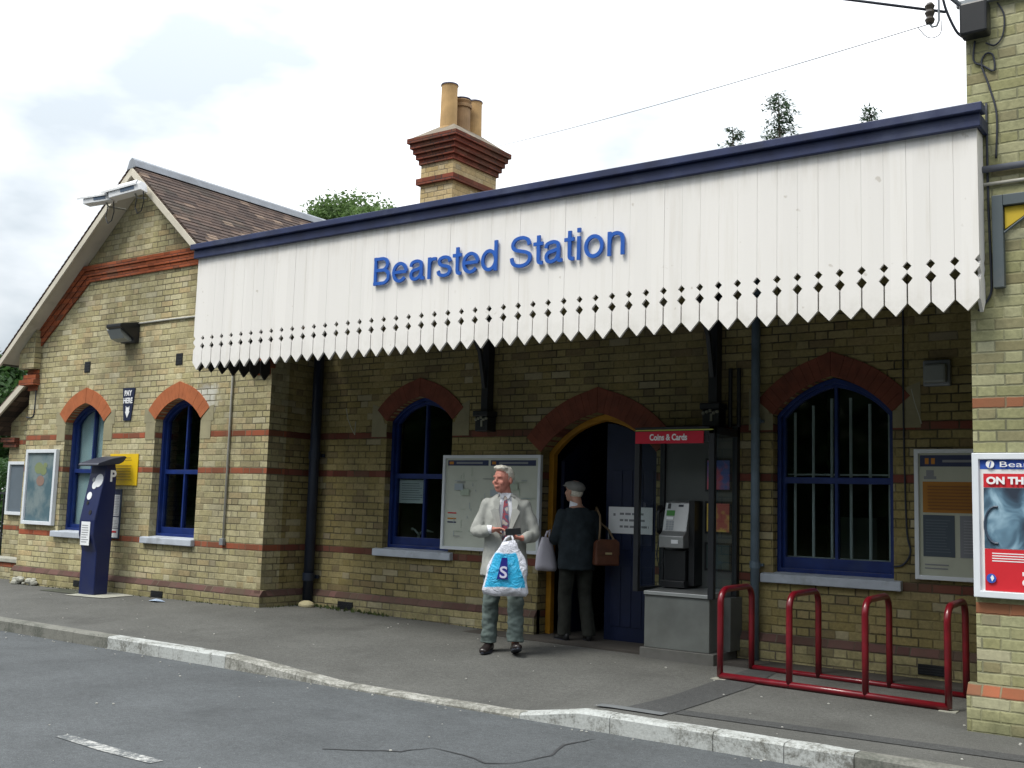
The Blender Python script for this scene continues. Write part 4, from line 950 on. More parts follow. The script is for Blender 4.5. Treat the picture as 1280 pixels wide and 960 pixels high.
# sloping face parts: x, z -> y on the face between (z 1.02, y -1.17) and (1.62, -1.01)
def fy(z): return lerp_tab(z, [(.62, -1.11), (.84, -1.17), (1.02, -1.17), (1.30, -1.12), (1.62, -1.06)])
def disc(cx, cz, r, mat, name, dz=.004):
    pts = [(cx+r*math.cos(a), fy(cz+r*math.sin(a))-dz, cz+r*math.sin(a)) for a in [2*math.pi*i/24 for i in range(24)]]
    m = MB(); m.add(pts + [(p[0], p[1]+.006, p[2]) for p in pts], [list(range(24)), list(range(24, 48))[::-1]] + [[i, (i+1) % 24, 24+(i+1) % 24, 24+i] for i in range(24)]); m.build(name, mat, PM)
disc(-12.52, 1.53, .085, M['paper'], 'instruction_sticker'); disc(-12.59, 1.47, .05, M['paper'], 'instruction_sticker', .006); disc(-12.63, 1.54, .028, M['grey'], 'coin_slot', .009)
disc(-12.65, 1.33, .05, M['paper'], 'instruction_sticker'); disc(-12.65, 1.24, .025, M['blackplas'], 'coin_slot', .006); disc(-12.55, 1.12, .03, M['blackplas'], 'push_button', .005)
MB().box(-12.69, -12.50, -1.176, -1.171, .70, 1.0).build('label_plate', M['paper'], PM)
mb = MB()
for a, b, c, d in lines(-12.67, -12.52, .73, .97, 8, .25, .3): mb.box(a, b, -1.1785, -1.1765, c, d)
mb.build('lettering', ink, PM)
tm = MB(); text_mesh('P', -.985, -.90, 1.52, 1.67, xb+.001, .004, tm, weight=.03, plane='x'); tm.build('lettering', M['paper'], PM)
MB().box(-12.76, -12.36, -1.15, -.87, z0-.02, z0+.012).build('base_plate', M['concrete'], PM)

# ---------------------------------------------------------------- phone booth
KX0, KX1, KY = -4.93, -4.13, -.56; kz0 = .03
PB = empty('phone_booth', (-4.53, -.3, kz0), 'open-fronted black and grey public phone booth with red header panel', 'phone booth')
def post(x0, x1, y0, y1, z0, z1): return MB().box(x0, x1, y0, y1, z0, z1).build('post', M['black'], PB, bevel=.004)
post(KX0, KX0+.05, KY, KY+.05, .62, 2.05); post(KX1-.055, KX1, KY, KY+.055, .60, 2.12); post(KX0, KX0+.05, -.06, -.004, .62, 2.05); post(KX1-.05, KX1, -.07, -.004, .05, 2.16)
MB().box(KX0, KX1, KY, -.004, 2.052, 2.12).build('top', M['black'], PB, bevel=.004)
MB().box(KX0+.052, KX1-.057, KY+.002, KY+.03, 1.985, 2.050).build('header', M['black'], PB)
MB().box(KX0+.01, KX1-.10, KY-.012, KY-.002, 1.968, 2.078).build('header_sign', flat('header_red', (.52, .01, .035), .4), PB)
MB().box(KX0+.01, KX1-.01, KY-.010, KY-.002, 2.084, 2.094).build('trim_strip', flat('lime_strip', (.42, .45, .08), .4), PB)
tm = MB(); text_mesh('Coins & Cards', KX0+.16, KX1-.26, 1.995, 2.055, KY-.013, .003, tm, weight=.03, shear=.0); tm.build('lettering', M['white'], PB)
MB().box(KX0+.051, KX1-.051, -.03, -.006, .62, 2.05).build('back_panel', flat('booth_grey', (.085, .092, .09), .5, dirt=((.08, .09, .08), .4)), PB)
kg = glass_mat('booth_glass', (.88, .92, .92))
MB().box(KX0+.020, KX0+.026, KY+.052, -.062, .66, 2.05).build('side_glass', kg, PB)
MB().box(KX1-.030, KX1-.024, KY+.057, -.072, .66, 2.05).build('side_glass', kg, PB)
MB().box(KX0, KX0+.05, KY+.051, -.061, .62, .655).build('rail', M['black'], PB)
MB().prism([[(KY+.03, .600), (KY+.03, .632), (-.005, .66), (-.005, .60)]], KX0+.10, KX1-.056, axis='x').build('shelf', flat('shelf_steel', (.40, .42, .42), .3, metal=.6), PB, bevel=.003)
MB().box(KX0+.10, KX1-.056, KY+.05, -.004, .13, .598).build('lower_panel', M['greypanel'], PB, bevel=.004)
MB().box(KX0+.07, KX1-.0, KY+.02, -.004, -.02, .128).build('plinth', flat('booth_base', (.10, .10, .095), .8, dirt=((.05, .05, .04), .5)), PB, bevel=.006)
MB().box(KX1-.05, KX1+.03, -.26, -.01, .13, .60).build('lower_panel', M['greypanel'], PB)
px0, px1 = -4.80, -4.55
ph = MB().prism([[(-.31, 1.02), (-.31, 1.13), (-.25, 1.17), (-.18, 1.44), (-.032, 1.46), (-.032, 1.02)]], px0, px1, axis='x').build('phone', flat('steel_phone', (.34, .35, .35), .35, metal=.5), PB, bevel=.008)
def fp(z): return -.25+(z-1.17)*(.07/.27)
def onphone(x0_, x1_, z0_, z1_, mat, nm):
    MB().add([(x0_, fp(z0_)-.003, z0_), (x1_, fp(z0_)-.003, z0_), (x1_, fp(z1_)-.003, z1_), (x0_, fp(z1_)-.003, z1_), (x0_, fp(z0_)+.004, z0_), (x1_, fp(z0_)+.004, z0_), (x1_, fp(z1_)+.004, z1_), (x0_, fp(z1_)+.004, z1_)], [(0, 1, 2, 3), (4, 7, 6, 5), (0, 4, 5, 1), (1, 5, 6, 2), (2, 6, 7, 3), (3, 7, 4, 0)]).build(nm, mat, ph)
onphone(-4.77, -4.74, 1.38, 1.43, M['blackplas'], 'coin_slot'); onphone(-4.66, -4.61, 1.40, 1.42, M['ink'], 'card_slot')
onphone(-4.775, -4.69, 1.315, 1.365, flat('green_display', (.04, .22, .03), .4), 'display'); onphone(-4.77, -4.70, 1.28, 1.305, M['paper'], 'label_plate')
for i in range(12): onphone(-4.765+.028*(i % 3), -4.745+.028*(i % 3), 1.25-.022*(i//3), 1.265-.022*(i//3), M['grey'], 'key')
MB().box(-4.67, -4.60, -.315, -.309, 1.06, 1.095).build('coin_return', M['paper'], ph)
MB().tube([(-4.86, -.17, 1.17), (-4.865, -.20, 1.20), (-4.865, -.205, 1.34), (-4.86, -.17, 1.38)], [.034, .018, .018, .034], 10).ball((-4.86, -.17, 1.17), (.035, .03, .035), n=8).ball((-4.86, -.17, 1.38), (.035, .03, .035), n=8).build('handset', M['blackplas'], ph, smooth=True)
MB().tube([(-4.86, -.17, 1.15), (-4.88, -.2, .95), (-4.84, -.22, .82), (-4.78, -.2, .95)], .007, 6).build('cord', M['black'], ph)
MB().box(px0+.02, px1-.01, -.24, -.032, .70, 1.0).box(px0+.0, px1+.0, -.28, -.032, .66, .72).build('directory_holder', M['blackplas'], PB, bevel=.006)
MB().box(px1+.002, px1+.06, -.20, -.032, .68, 1.46).build('side_housing', M['blackplas'], PB)
for z0_, z1_, c1, c2 in ((1.55, 1.86, (.5, .10, .14), (.08, .12, .35)), (1.16, 1.46, (.7, .5, .1), (.45, .1, .08)), (.82, 1.08, (.03, .05, .05), (.05, .07, .07))):
    nm = 'advert_panel'
    bo = MB().box(-4.46, -4.195, -.045, -.031, z0_, z1_).build(nm, M['blackplas'], PB)
    n_ = NT('advert_print'); P, _, _ = n_.pos(); n_.set(col=n_.mix(n_.map(n_.noise(P, 7, 2), .42, .58), c1, c2), rough=.4)
    MB().box(-4.44, -4.215, -.048, -.0455, z0_+.02, z1_-.02).build('print', n_.mat, bo)

# ---------------------------------------------------------------- bike rack
BRK = empty('bike_rack', (-2.95, -.75, .02), 'maroon tubular bike rack of four hoops under the barred window', 'bike rack')
yf, yb, ZT = -1.12, -.42, .735; hx = [(-3.80, -3.83), (-3.22, -3.24), (-2.63, -2.66), (-2.04, -2.08)]
MB().tube([(-3.80, yf, gz(-3.8, yf)+.03), (-2.04, yf, gz(-2, yf)+.03)], .026, 12).build('rail', M['maroon'], BRK, smooth=True)
MB().tube([(-3.83, yb, gz(-3.8, yb)+.02), (-2.05, yb, gz(-2, yb)+.02)], .022, 12).build('rail', M['maroon'], BRK, smooth=True)
for (xf, xk) in hx:
    rr = .11; pts = [(xf, yf, gz(xf, yf)+.02)]
    pts += [(xf, yf, .35), (xf, yf, ZT-rr)]
    for i in range(1, 7):
        a = math.pi/2*i/6; pts.append((xf, yf+rr-rr*math.cos(a), ZT-rr+rr*math.sin(a)))
    pts += [(xf+(xk-xf)*.5, (yf+yb)/2, ZT)]
    for i in range(0, 7):
        a = math.pi/2*i/6; pts.append((xk, yb-rr+rr*math.sin(a), ZT-rr+rr*math.cos(a)))
    pts += [(xk, yb, .35), (xk, yb, gz(xk, yb)+.01)]
    MB().tube(pts, .026, 12).build('hoop', M['maroon'], BRK, smooth=True)
for (xf, xk) in (hx[0], hx[3]): MB().box(xf-.06, xf+.06, yf-.05, yf+.05, gz(xf, yf)-.005, gz(xf, yf)+.006).build('base_plate', M['concrete'], BRK)

# ---------------------------------------------------------------- left edge: low wall, railings, rubble
mb = MB().box(-24, -15.04, -.42, -.20, -.2, .30); lw = mb.build('low_wall', M['brick'], label='low brick wall with a pale coping at the left edge', cat='wall')
MB().box(-24.05, -15.035, -.45, -.17, .301, .36).build('coping', M['concrete'], lw, bevel=.008)
rl = empty('railings', (-18, 1.3, 0), 'dark metal railings behind the low wall at the left edge', 'railings')
mb = MB()
for i in range(70): mb.box(-26+.14*i, -25.975+.14*i, 1.29, 1.31, 0, 1.35)
mb.build('bars', M['black'], rl); MB().box(-26, -16.3, 1.28, 1.32, 1.3, 1.34).box(-26, -16.3, 1.28, 1.32, .15, .19).build('rail', M['black'], rl)
HEDGE = True
mb = MB()
for i in range(26):
    x = random.uniform(-14.95, -14.3); y = random.uniform(B-.12, B-.055); z = gz(x, y); r = random.uniform(.025, .07)
    mb.ball((x, y, z+r*.3+random.random()*.06), (r, r*.7, r*.7), n=5)
mb.build('rubble', M['concrete'], kind='stuff')
MB().ball((-9.50, -.22, gz(-9.5, -.2)+.02), (.11, .08, .055), n=9).build('stone', flat('pale_rock', (.40, .36, .22), .9), label='pale rounded stone lying at the foot of the corner drainpipe', cat='stone')
mb = MB(); mb.add([(-11.30, -1.10, gz(-11.3, -1.1)+.012), (-11.12, -1.13, gz(-11.1, -1.1)+.02), (-11.05, -1.04, gz(-11.1, -1.)+.006), (-11.2, -.99, gz(-11.2, -1)+.018), (-11.34, -1.03, gz(-11.3, -1)+.005), (-11.2, -1.06, gz(-11.2, -1)+.035)], [(0, 1, 5), (1, 2, 5), (2, 3, 5), (3, 4, 5), (4, 0, 5)])
mb.build('litter', flat('blue_litter', (.30, .38, .5), .6), label='crumpled pale blue scrap on the pavement below the bay window', cat='litter')
# small debris and moss tufts along the wall foot
mb = MB()
for i in range(420):
    u = random.random()
    if u < .45: x = random.uniform(-9.7, -8.3); y = -.06-abs(random.gauss(0, .05))
    elif u < .7: x = random.uniform(-15, -9.8); y = B-.06-abs(random.gauss(0, .03))
    elif u < .8: x = -9.70+abs(random.gauss(0, .04)); y = random.uniform(-.65, -.1)
    else: x = random.uniform(-8.3, -1.9); y = -.06-abs(random.gauss(0, .03))
    if -6.4 < x < -4.1 and y > -.3: continue
    z = gz(x, y); h = random.uniform(.01, .05 if u < .45 else .022); a = random.random()*3.1; d = random.uniform(.006, .02)
    mb.add([(x-d*math.cos(a), y-d*math.sin(a), z-.003), (x+d*math.cos(a), y+d*math.sin(a), z-.003), (x+random.uniform(-.02, .02), y-random.uniform(0, .02), z+h)], [(0, 1, 2)])
mb.build('weeds', flat('weed_green', (.06, .085, .025), .9, var=.5), kind='stuff')
mb = MB()
for i in range(240):
    x = random.uniform(-14, 0); y = random.choice([random.uniform(-6, -3.05), random.uniform(-2.8, -.3), random.gauss(-3.06, .03)])
    if y > -3.0: z = gz(x, y) if y > -2.87 else kz(x)
    else: z = ROAD
    if y > -.8 and x < -9.6: continue
    r = random.uniform(.004, .012); mb.ball((x, y, z+r*.4), (r, r*.8, r*.6), n=4)
mb.build('grit', flat('pale_grit', (.36, .36, .33), .9, var=.3), kind='stuff')
# ---------------------------------------------------------------- people
def remesh(mb, name, mats, parent, voxel=.007, noise_amp=0, noise_f=9, paint=None, cut=None, smooth_it=2, M4=None, xf=None, anis=(1, 1, 1)):
    me = bpy.data.meshes.new('tmp'); me.from_pydata(mb.v, [], mb.f)
    bm = bmesh.new(); bm.from_mesh(me); bmesh.ops.recalc_face_normals(bm, faces=bm.faces); bm.to_mesh(me); bm.free()
    o = bpy.data.objects.new('tmp', me); COL.objects.link(o)
    md = o.modifiers.new('r', 'REMESH'); md.mode = 'VOXEL'; md.voxel_size = voxel; md.use_smooth_shade = True
    dg = bpy.context.evaluated_depsgraph_get(); dg.update()
    me2 = bpy.data.meshes.new_from_object(o.evaluated_get(dg)); bpy.data.objects.remove(o); bpy.data.meshes.remove(me)
    me2.name = name
    bm = bmesh.new(); bm.from_mesh(me2)
    for _ in range(smooth_it): bmesh.ops.smooth_vert(bm, verts=bm.verts, factor=.5, use_axis_x=True, use_axis_y=True, use_axis_z=True)
    bm.normal_update()
    if noise_amp:
        for v in bm.verts:
            p = Vector((v.co.x*anis[0], v.co.y*anis[1], v.co.z*anis[2]))*noise_f
            v.co += v.normal*noise_amp*(noise.noise(p)+.5*noise.noise(p*2.3))
    if cut:
        bmesh.ops.delete(bm, geom=[f for f in bm.faces if cut(f.calc_center_median())], context='FACES')
    if paint:
        for f in bm.faces: f.material_index = paint(f.calc_center_median(), f.normal)
    for f in bm.faces: f.smooth = True
    bm.to_mesh(me2); bm.free()
    me2.materials.clear()
    for m in (mats if isinstance(mats, (list, tuple)) else [mats]): me2.materials.append(m)
    o = bpy.data.objects.new(name, me2); COL.objects.link(o); o.parent = parent; WL[o.name] = Vector((0, 0, 0))
    return o
def seg(mb, pts, rad, n=12): mb.tube(pts, rad, n)
def limb(mb, a, b, c, ra, rb, rc):
    a, b, c = Vector(a), Vector(b), Vector(c); pts = []; rs = []
    for i in range(5): t = i/4; pts.append(a.lerp(b, t)); rs.append(ra+(rb-ra)*t)
    for i in range(1, 5): t = i/4; pts.append(b.lerp(c, t)); rs.append(rb+(rc-rb)*t)
    pts[4] = pts[4]*.6+(pts[3]+pts[5])*.2
    mb.tube(pts, rs, 12); mb.ball(a, ra*1.02, n=10); mb.ball(c, rc, n=8)
def hand(mb, wrist, d, nrm, side, curl=55, thumb=1, s=1.0):
    """palm plus four separate bent fingers of different lengths and an opposed thumb"""
    w0 = Vector(wrist); d = Vector(d).normalized(); nrm = Vector(nrm); nrm = (nrm-d*nrm.dot(d)).normalized(); sd = d.cross(nrm).normalized()*side
    rs = []
    for t, hw_, th in ((-.02, .024, .019), (.0, .026, .018), (.03, .036, .016), (.06, .041, .015), (.085, .040, .013)):
        rs.append((w0+d*t*s, sd*hw_*s, nrm*th*s))
    mb.rings(rs, 12)
    for k, (off, L) in enumerate(((.031, .066), (.0105, .076), (-.0105, .071), (-.031, .056))):
        p = w0+d*.078*s+sd*off*s; pts = [p-d*.02*s, p]; ang = 0; q = p.copy()
        for j, fr in enumerate((.42, .33, .25)):
            ang += R(curl)*(.5 if j == 0 else .75); dv = d*math.cos(ang)+nrm*math.sin(ang)
            q = q+dv*L*fr*s*1.15; pts.append(q.copy())
        mb.tube(pts, [.0100*s, .0098*s, .0092*s, .0084*s, .0068*s], 8)
    p = w0+d*.022*s+sd*.030*s; tv = (d*.62+sd*.55+nrm*.50).normalized(); tv2 = (d*.85-sd*.05+nrm*.55).normalized()
    mb.tube([p-tv*.012, p, p+tv*.034*s, p+tv*.034*s+tv2*.034*s], [.014*s, .0135*s, .011*s, .0085*s], 8)
def head(mb, c, turn, tilt, s=1.0):
    """skull, jaw, nose, ears, brow, neck; c = centre of the skull; face looks along local -Y before turning"""
    rot = Matrix.Rotation(R(turn), 3, 'Z') @ Matrix.Rotation(R(tilt), 3, 'X'); c = Vector(c)
    def P(x, y, z): return c + rot @ (Vector((x, y, z))*s)
    def B_(p, r, n=10): mb.ball(P(*p), tuple(k*s for k in r), n=n, rot=rot)
    B_((0, .008, .025), (.076, .095, .092)); B_((0, -.030, -.035), (.060, .062, .080)); B_((0, -.052, -.088), (.034, .030, .026))
    B_((0, -.085, .022), (.052, .014, .012), 8); B_((-.040, -.068, -.030), (.022, .020, .022), 8); B_((.040, -.068, -.030), (.022, .020, .022), 8)
    mb.tube([P(0, -.088, .015), P(0, -.103, -.012), P(0, -.110, -.030)], [.008*s, .011*s, .014*s], 8); B_((.011, -.098, -.033), (.009, .010, .008), 6); B_((-.011, -.098, -.033), (.009, .010, .008), 6)
    B_((0, -.092, -.060), (.024, .010, .006), 8); B_((0, -.090, -.069), (.021, .010, .006), 8)
    for sx in (-1, 1): B_((sx*.080, .012, -.008), (.010, .019, .031), 8)
    return P, rot
def collar_ring(mb, c, r, ry, h, tilt=0):
    mb.rings([((c[0], c[1], c[2]), (r, 0, 0), (0, ry, 0)), ((c[0], c[1]+.004, c[2]+h), (r*.92, 0, 0), (0, ry*.92, 0))], 20)
def shoe(parent, p, ang, pitch, mat, mb_sole=None):
    rot = Matrix.Rotation(R(ang), 3, 'Z') @ Matrix.Rotation(R(pitch), 3, 'X'); p = Vector(p)
    mb = MB(); pr = [(.075, .022, .038, .040), (.05, .038, .046, .044), (0, .040, .055, .052), (-.05, .040, .040, .040), (-.10, .046, .030, .030), (-.15, .044, .026, .026), (-.185, .028, .018, .020)]
    rs = [(p+rot@Vector((0, y, z)), rot@Vector((rx, 0, 0)), rot@Vector((0, 0, rz))) for (y, rx, rz, z) in pr]
    mb.rings(rs, 14)
    o = mb.build('shoe', mat, parent, smooth=True)
    ms = MB(); out_ = []
    for i in range(20):
        a = 2*math.pi*i/20; yy = -.055+.135*math.cos(a); xx = .043*math.sin(a)*(1.05-.15*math.cos(a)); out_.append((xx, yy))
    ms.v = [tuple(p+rot@Vector((x, y, .0))) for x, y in out_]+[tuple(p+rot@Vector((x, y, .014))) for x, y in out_]
    ms.f = [list(range(20))[::-1], list(range(20, 40))]+[[i, (i+1) % 20, 20+(i+1) % 20, 20+i] for i in range(20)]; ms.m = [0]*22
    ms.build('sole', M['ink'], o)
def local_person(name, label):
    o = bpy.data.objects.new(name, None); COL.objects.link(o); o['label'] = label; o['category'] = 'person'; WL[o.name] = Vector((0, 0, 0)); return o
def cloth(name, col, var=.18, check=0):
    n = NT(name); P, _, _ = n.pos(); a = n.map(n.noise(P, 7, 4, .6), .3, .7, 1-var, 1+var); f = n.map(n.noise(P, 320, 2), .3, .7, .9, 1.1)
    c = n.mix(1.0, col, n.comb(a, a, a), 'MULTIPLY'); c = n.mix(1.0, c, n.comb(f, f, f), 'MULTIPLY'); n.set(col=c, rough=.92, spec=.15); n.bump(n.noise(P, 200, 2), .2, .002); return n.mat
skin = plain('ruddy_skin', (.52, .22, .17), .55, .16, 26, spec=.3)
skin2 = plain('aged_skin', (.45, .25, .18), .6, .12, 20)
lipm = flat('lip', (.36, .12, .10), .5); eyem = flat('eye_dark', (.03, .03, .04), .2); hairw = plain('white_hair', (.66, .63, .55), .8, .25, 45, bump=.5); browm = flat('eyebrow_grey', (.32, .27, .22), .8)
def facepaint(P, rot, c, s):
    inv = rot.transposed()
    def paint(q, n):
        l = inv @ (q-Vector(c)); l /= s
        if l.z < -.2 or l.y > -.05: return 0
        for sx in (-1, 1):
            if abs(l.x-sx*.030) < .0115 and abs(l.z-.002) < .0055: return 2
            if abs(l.x-sx*.031) < .018 and abs(l.z-.024) < .0050: return 3
        if abs(l.x) < .022 and abs(l.z+.0645) < .0055 and l.y < -.075: return 1
        return 0
    return paint
# --- man in the light jacket, walking towards the street with a carrier bag
MAN = local_person('person', 'white-haired man in light grey jacket and tie holding a blue carrier bag')
hc = (-.035, -.035, 1.572)
mb = MB(); Pf, rot_h = head(mb, hc, -34, -3, 1.06)
seg(mb, [(0, .005, 1.36), (-.01, -.005, 1.44), (-.025, -.015, 1.52)], [.062, .056, .054])
mb.rings([((0, 0, .80), (.15, 0, 0), (0, .11, 0)), ((0, 0, 1.0), (.145, 0, 0), (0, .11, 0)), ((0, 0, 1.2), (.16, 0, 0), (0, .105, 0)), ((0, .005, 1.34), (.155, 0, 0), (0, .085, 0)), ((0, .005, 1.40), (.08, 0, 0), (0, .06, 0))], 18)
SR, ER, WR = (-.185, .0, 1.345), (-.285, -.015, 1.085), (-.105, -.215, 1.115)
SL, EL, WLf = (.185, .0, 1.345), (.315, -.02, 1.075), (.165, -.215, 1.045)
limb(mb, (-.165, 0, 1.32), (-.275, -.015, 1.085), WR, .040, .036, .029); limb(mb, (.165, 0, 1.32), (.275, -.02, 1.075), WLf, .040, .036, .029)
hand(mb, WR, (.9, -.25, .10), (0, -.25, -1), 1, 28); hand(mb, WLf, (-.75, -.45, .05), (.2, .1, 1), 1, 62)
HR, KR, AR = (-.095, 0, .84), (-.115, -.02, .46), (-.125, .045, .10)
HL, KL, AL = (.095, -.02, .84), (.115, -.11, .47), (.125, -.12, .12)
limb(mb, HR, KR, AR, .08, .055, .04); limb(mb, HL, KL, AL, .08, .055, .04)
remesh(mb, 'body', [skin, lipm, eyem, browm], MAN, .0062, paint=facepaint(Pf, rot_h, hc, 1.06), smooth_it=2)
# hair
mb = MB()
for (p, r) in (((0, .022, .040), (.082, .093, .088)), ((.0, -.040, .100), (.066, .050, .026)), ((.025, -.060, .098), (.040, .034, .022)), ((-.02, -.055, .100), (.040, .034, .020))):
    mb.ball(Pf(*p), tuple(k_*1.06 for k_ in r), n=12, rot=rot_h)
inv_h = rot_h.transposed()
def hair_cut(q):
    l = inv_h @ (q-Vector(hc)); return (l.y < -.045 and l.z < .072) or (l.y < .0 and l.z < -.0) or l.z < -.065 or (l.y < -.02 and l.z < .04)
remesh(mb, 'hair', hairw, MAN, .006, .006, 30, cut=hair_cut, smooth_it=1)
jack = cloth('grey_tweed', (.34, .35, .33), .15); trou = cloth('grey_green_trousers', (.10, .128, .122), .3); shirt = cloth('white_shirt', (.74, .76, .82), .05)
mb = MB(); mb.rings([((0, -.005, .88), (.165, 0, 0), (0, .128, 0)), ((0, -.005, 1.0), (.165, 0, 0), (0, .135, 0)), ((0, 0, 1.2), (.175, 0, 0), (0, .122, 0)), ((0, .005, 1.34), (.165, 0, 0), (0, .095, 0)), ((-.005, .0, 1.405), (.085, 0, 0), (0, .070, 0)), ((-.012, -.005, 1.455), (.066, 0, 0), (0, .066, 0))], 20)
remesh(mb, 'shirt', shirt, MAN, .008, .002, 14)
def front_y(z): return lerp_tab(z, [(.88, -.133), (1.0, -.140), (1.2, -.122), (1.34, -.092), (1.42, -.068), (1.46, -.072)])
tie_c = ([(.0, 1.425, .020), (-.002, 1.39, .014), (0, 1.33, .022), (.003, 1.2, .030), (.006, 1.08, .036), (.008, 1.0, .040), (.008, .955, .001)])
mb = MB()
for i, (x, z, hw_) in enumerate(tie_c): mb.v += [(x-hw_, front_y(z)-.008, z), (x+hw_, front_y(z)-.008, z), (x-hw_, front_y(z)-.002, z), (x+hw_, front_y(z)-.002, z)]
for i in range(len(tie_c)-1):
    a = i*4; b = a+4; mb.f += [[a, a+1, b+1, b], [a+2, b+2, b+3, a+3], [a, b, b+2, a+2], [a+1, a+3, b+3, b+1]]; mb.m += [0]*4
tn = NT('patterned_tie'); P, _, _ = tn.pos(); tx, ty, tz = tn.sep(P)
tn.set(col=tn.ramp(tn.noise(tn.comb(tx, ty, tn.m('MULTIPLY', tz, 1.0)), 13, 1), [(.38, (.04, .06, .12)), (.47, (.30, .03, .04)), (.55, (.05, .07, .14)), (.62, (.42, .36, .32))]), rough=.6)
mb.build('tie', tn.mat, MAN)
mb = MB()      # shirt collar points
for s in (-1, 1): mb.prism([[(-.008+s*.006, 1.425), (-.008+s*.048, 1.452), (-.008+s*.050, 1.432), (-.008+s*.028, 1.395)]], -.086, -.074)
mb.build('shirt_collar', shirt, MAN)
mb = MB()
mb.rings([((0, .0, .69), (.225, 0, 0), (0, .165, 0)), ((0, 0, .80), (.212, 0, 0), (0, .162, 0)), ((0, .0, .95), (.196, 0, 0), (0, .155, 0)), ((0, 0, 1.08), (.196, 0, 0), (0, .150, 0)), ((0, .0, 1.22), (.212, 0, 0), (0, .145, 0)), ((0, .005, 1.33), (.212, 0, 0), (0, .120, 0)), ((0, .010, 1.395), (.150, 0, 0), (0, .095, 0)), ((-.004, .014, 1.44), (.085, 0, 0), (0, .080, 0))], 22)
limb(mb, (-.172, .0, 1.335), (-.278, -.01, 1.08), (-.15, -.195, 1.105), .064, .060, .050); limb(mb, (.172, .0, 1.335), (.278, -.015, 1.07), (.195, -.185, 1.045), .064, .060, .050)
def vcut(q):
    if q.y > -.03 or q.z > 1.5: return False
    if q.z < .715: return abs(q.x-.01) < .02+(.715-q.z)*.5
    hw_ = lerp_tab(q.z, [(.69, .045), (.95, .014), (1.05, .022), (1.38, .076), (1.45, .08)])
    return q.y < -.06 and abs(q.x-.002) < hw_ and (q.y < front_y(max(.9, q.z))+.05)
remesh(mb, 'jacket', jack, MAN, .0085, .012, 10, cut=vcut, anis=(1, 1, .7))
mb = MB()
for s in (-1, 1):
    pts = [(s*.050, 1.425, -.092), (s*.115, 1.37, -.118), (s*.105, 1.31, -.142), (s*.135, 1.285, -.150), (s*.065, 1.12, -.166), (s*.020, 1.01, -.170), (s*.028, 1.10, -.164), (s*.062, 1.30, -.138)]
    k = len(mb.v); mb.v += [(x+.002, y-.006, z) for x, z, y in pts]+[(x+.002, y+.004, z) for x, z, y in pts]; n = len(pts)
    mb.f += [list(range(k, k+n)), list(range(k+n, k+2*n))[::-1]]+[[k+i, k+(i+1) % n, k+n+(i+1) % n, k+n+i] for i in range(n)]; mb.m += [0]*(n+2)
mb.build('lapel', jack, MAN)
MB().rings([((-.160, -.193, 1.110), (0, .02, .04), (.0, .045, -.02)), ((-.115, -.215, 1.117), (0, .016, .034), (0, .036, -.015))], 14).build('shirt_cuff', shirt, MAN)
mb = MB(); mb.rings([((0, 0, .96), (.165, 0, 0), (0, .125, 0)), ((0, 0, .86), (.18, 0, 0), (0, .135, 0)), ((0, 0, .78), (.175, 0, 0), (0, .12, 0))], 18)
def tleg(mb, h, k, a):
    h, k, a = Vector(h), Vector(k), Vector(a); pts = [h, h.lerp(k, .5), k, k.lerp(a, .5), a, a+Vector((0, 0, -.045))]; mb.tube(pts, [.098, .088, .076, .073, .074, .078], 14)
tleg(mb, HR, KR, (-.125, .03, .125)); tleg(mb, HL, KL, (.125, -.125, .16))
remesh(mb, 'trousers', trou, MAN, .0085, .013, 11, anis=(1, 1, 1.5))
shoe(MAN, (-.125, .03, 0.0), -14, 0, flat('black_leather', (.02, .015, .015), .3)); shoe(MAN, (.128, -.125, 0.02), 10, -16, flat('black_leather', (.02, .015, .015), .3))
mpos = Vector((-5.935, -1.18, 0)); MAN.location = (mpos.x, mpos.y, gz(mpos.x, mpos.y)); MAN.rotation_euler = (0, 0, R(33)); MAN.scale = (1.0, 1.0, 1.0)
MW = Matrix.Translation(MAN.location) @ Matrix.Rotation(R(33), 4, 'Z')
def topthing(name, label, cat, MW):
    o = bpy.data.objects.new(name, None); COL.objects.link(o); o['label'] = label; o['category'] = cat; o.matrix_world = MW; WL[o.name] = Vector((0, 0, 0)); return o
wlt = topthing('wallet', 'black wallet held open in the hands of the man in grey', 'wallet', MW)
MB().box(.015, .155, -.318, -.296, 1.075, 1.135, rot=Matrix.Rotation(R(-6), 3, 'Y')).build('cover', M['blackplas'], wlt, bevel=.004)
BG = topthing('carrier_bag', 'light blue plastic carrier bag with a white letter S on a navy patch', 'carrier bag', MW)
def bagmat():
    n = NT('carrier_plastic'); tcn = n.t.nodes.new('ShaderNodeTexCoord'); x, y, z = n.sep(tcn.outputs['Object'])
    ns = n.m('MULTIPLY', n.m('SUBTRACT', n.noise(tcn.outputs['Object'], 9, 3), .5), .05)
    xw = n.m('ADD', n.m('ABSOLUTE', n.m('ADD', x, .005)), n.m('MULTIPLY', z, .29)); e1 = n.map(n.m('ADD', xw, ns), .205, .215, 1, 0)
    e2 = n.map(n.m('ADD', z, ns), .075, .085); e3 = n.map(n.m('ADD', z, ns), .375, .39, 1, 0)
    f = n.m('MULTIPLY', n.m('MULTIPLY', e1, e2), e3); c = n.mix(f, (.66, .68, .76), (.03, .42, .72))
    n.set(col=c, rough=.35, spec=.4); n.bump(n.noise(tcn.outputs['Object'], 12, 4, .6, 1.5), 1.0, .035); return n.mat
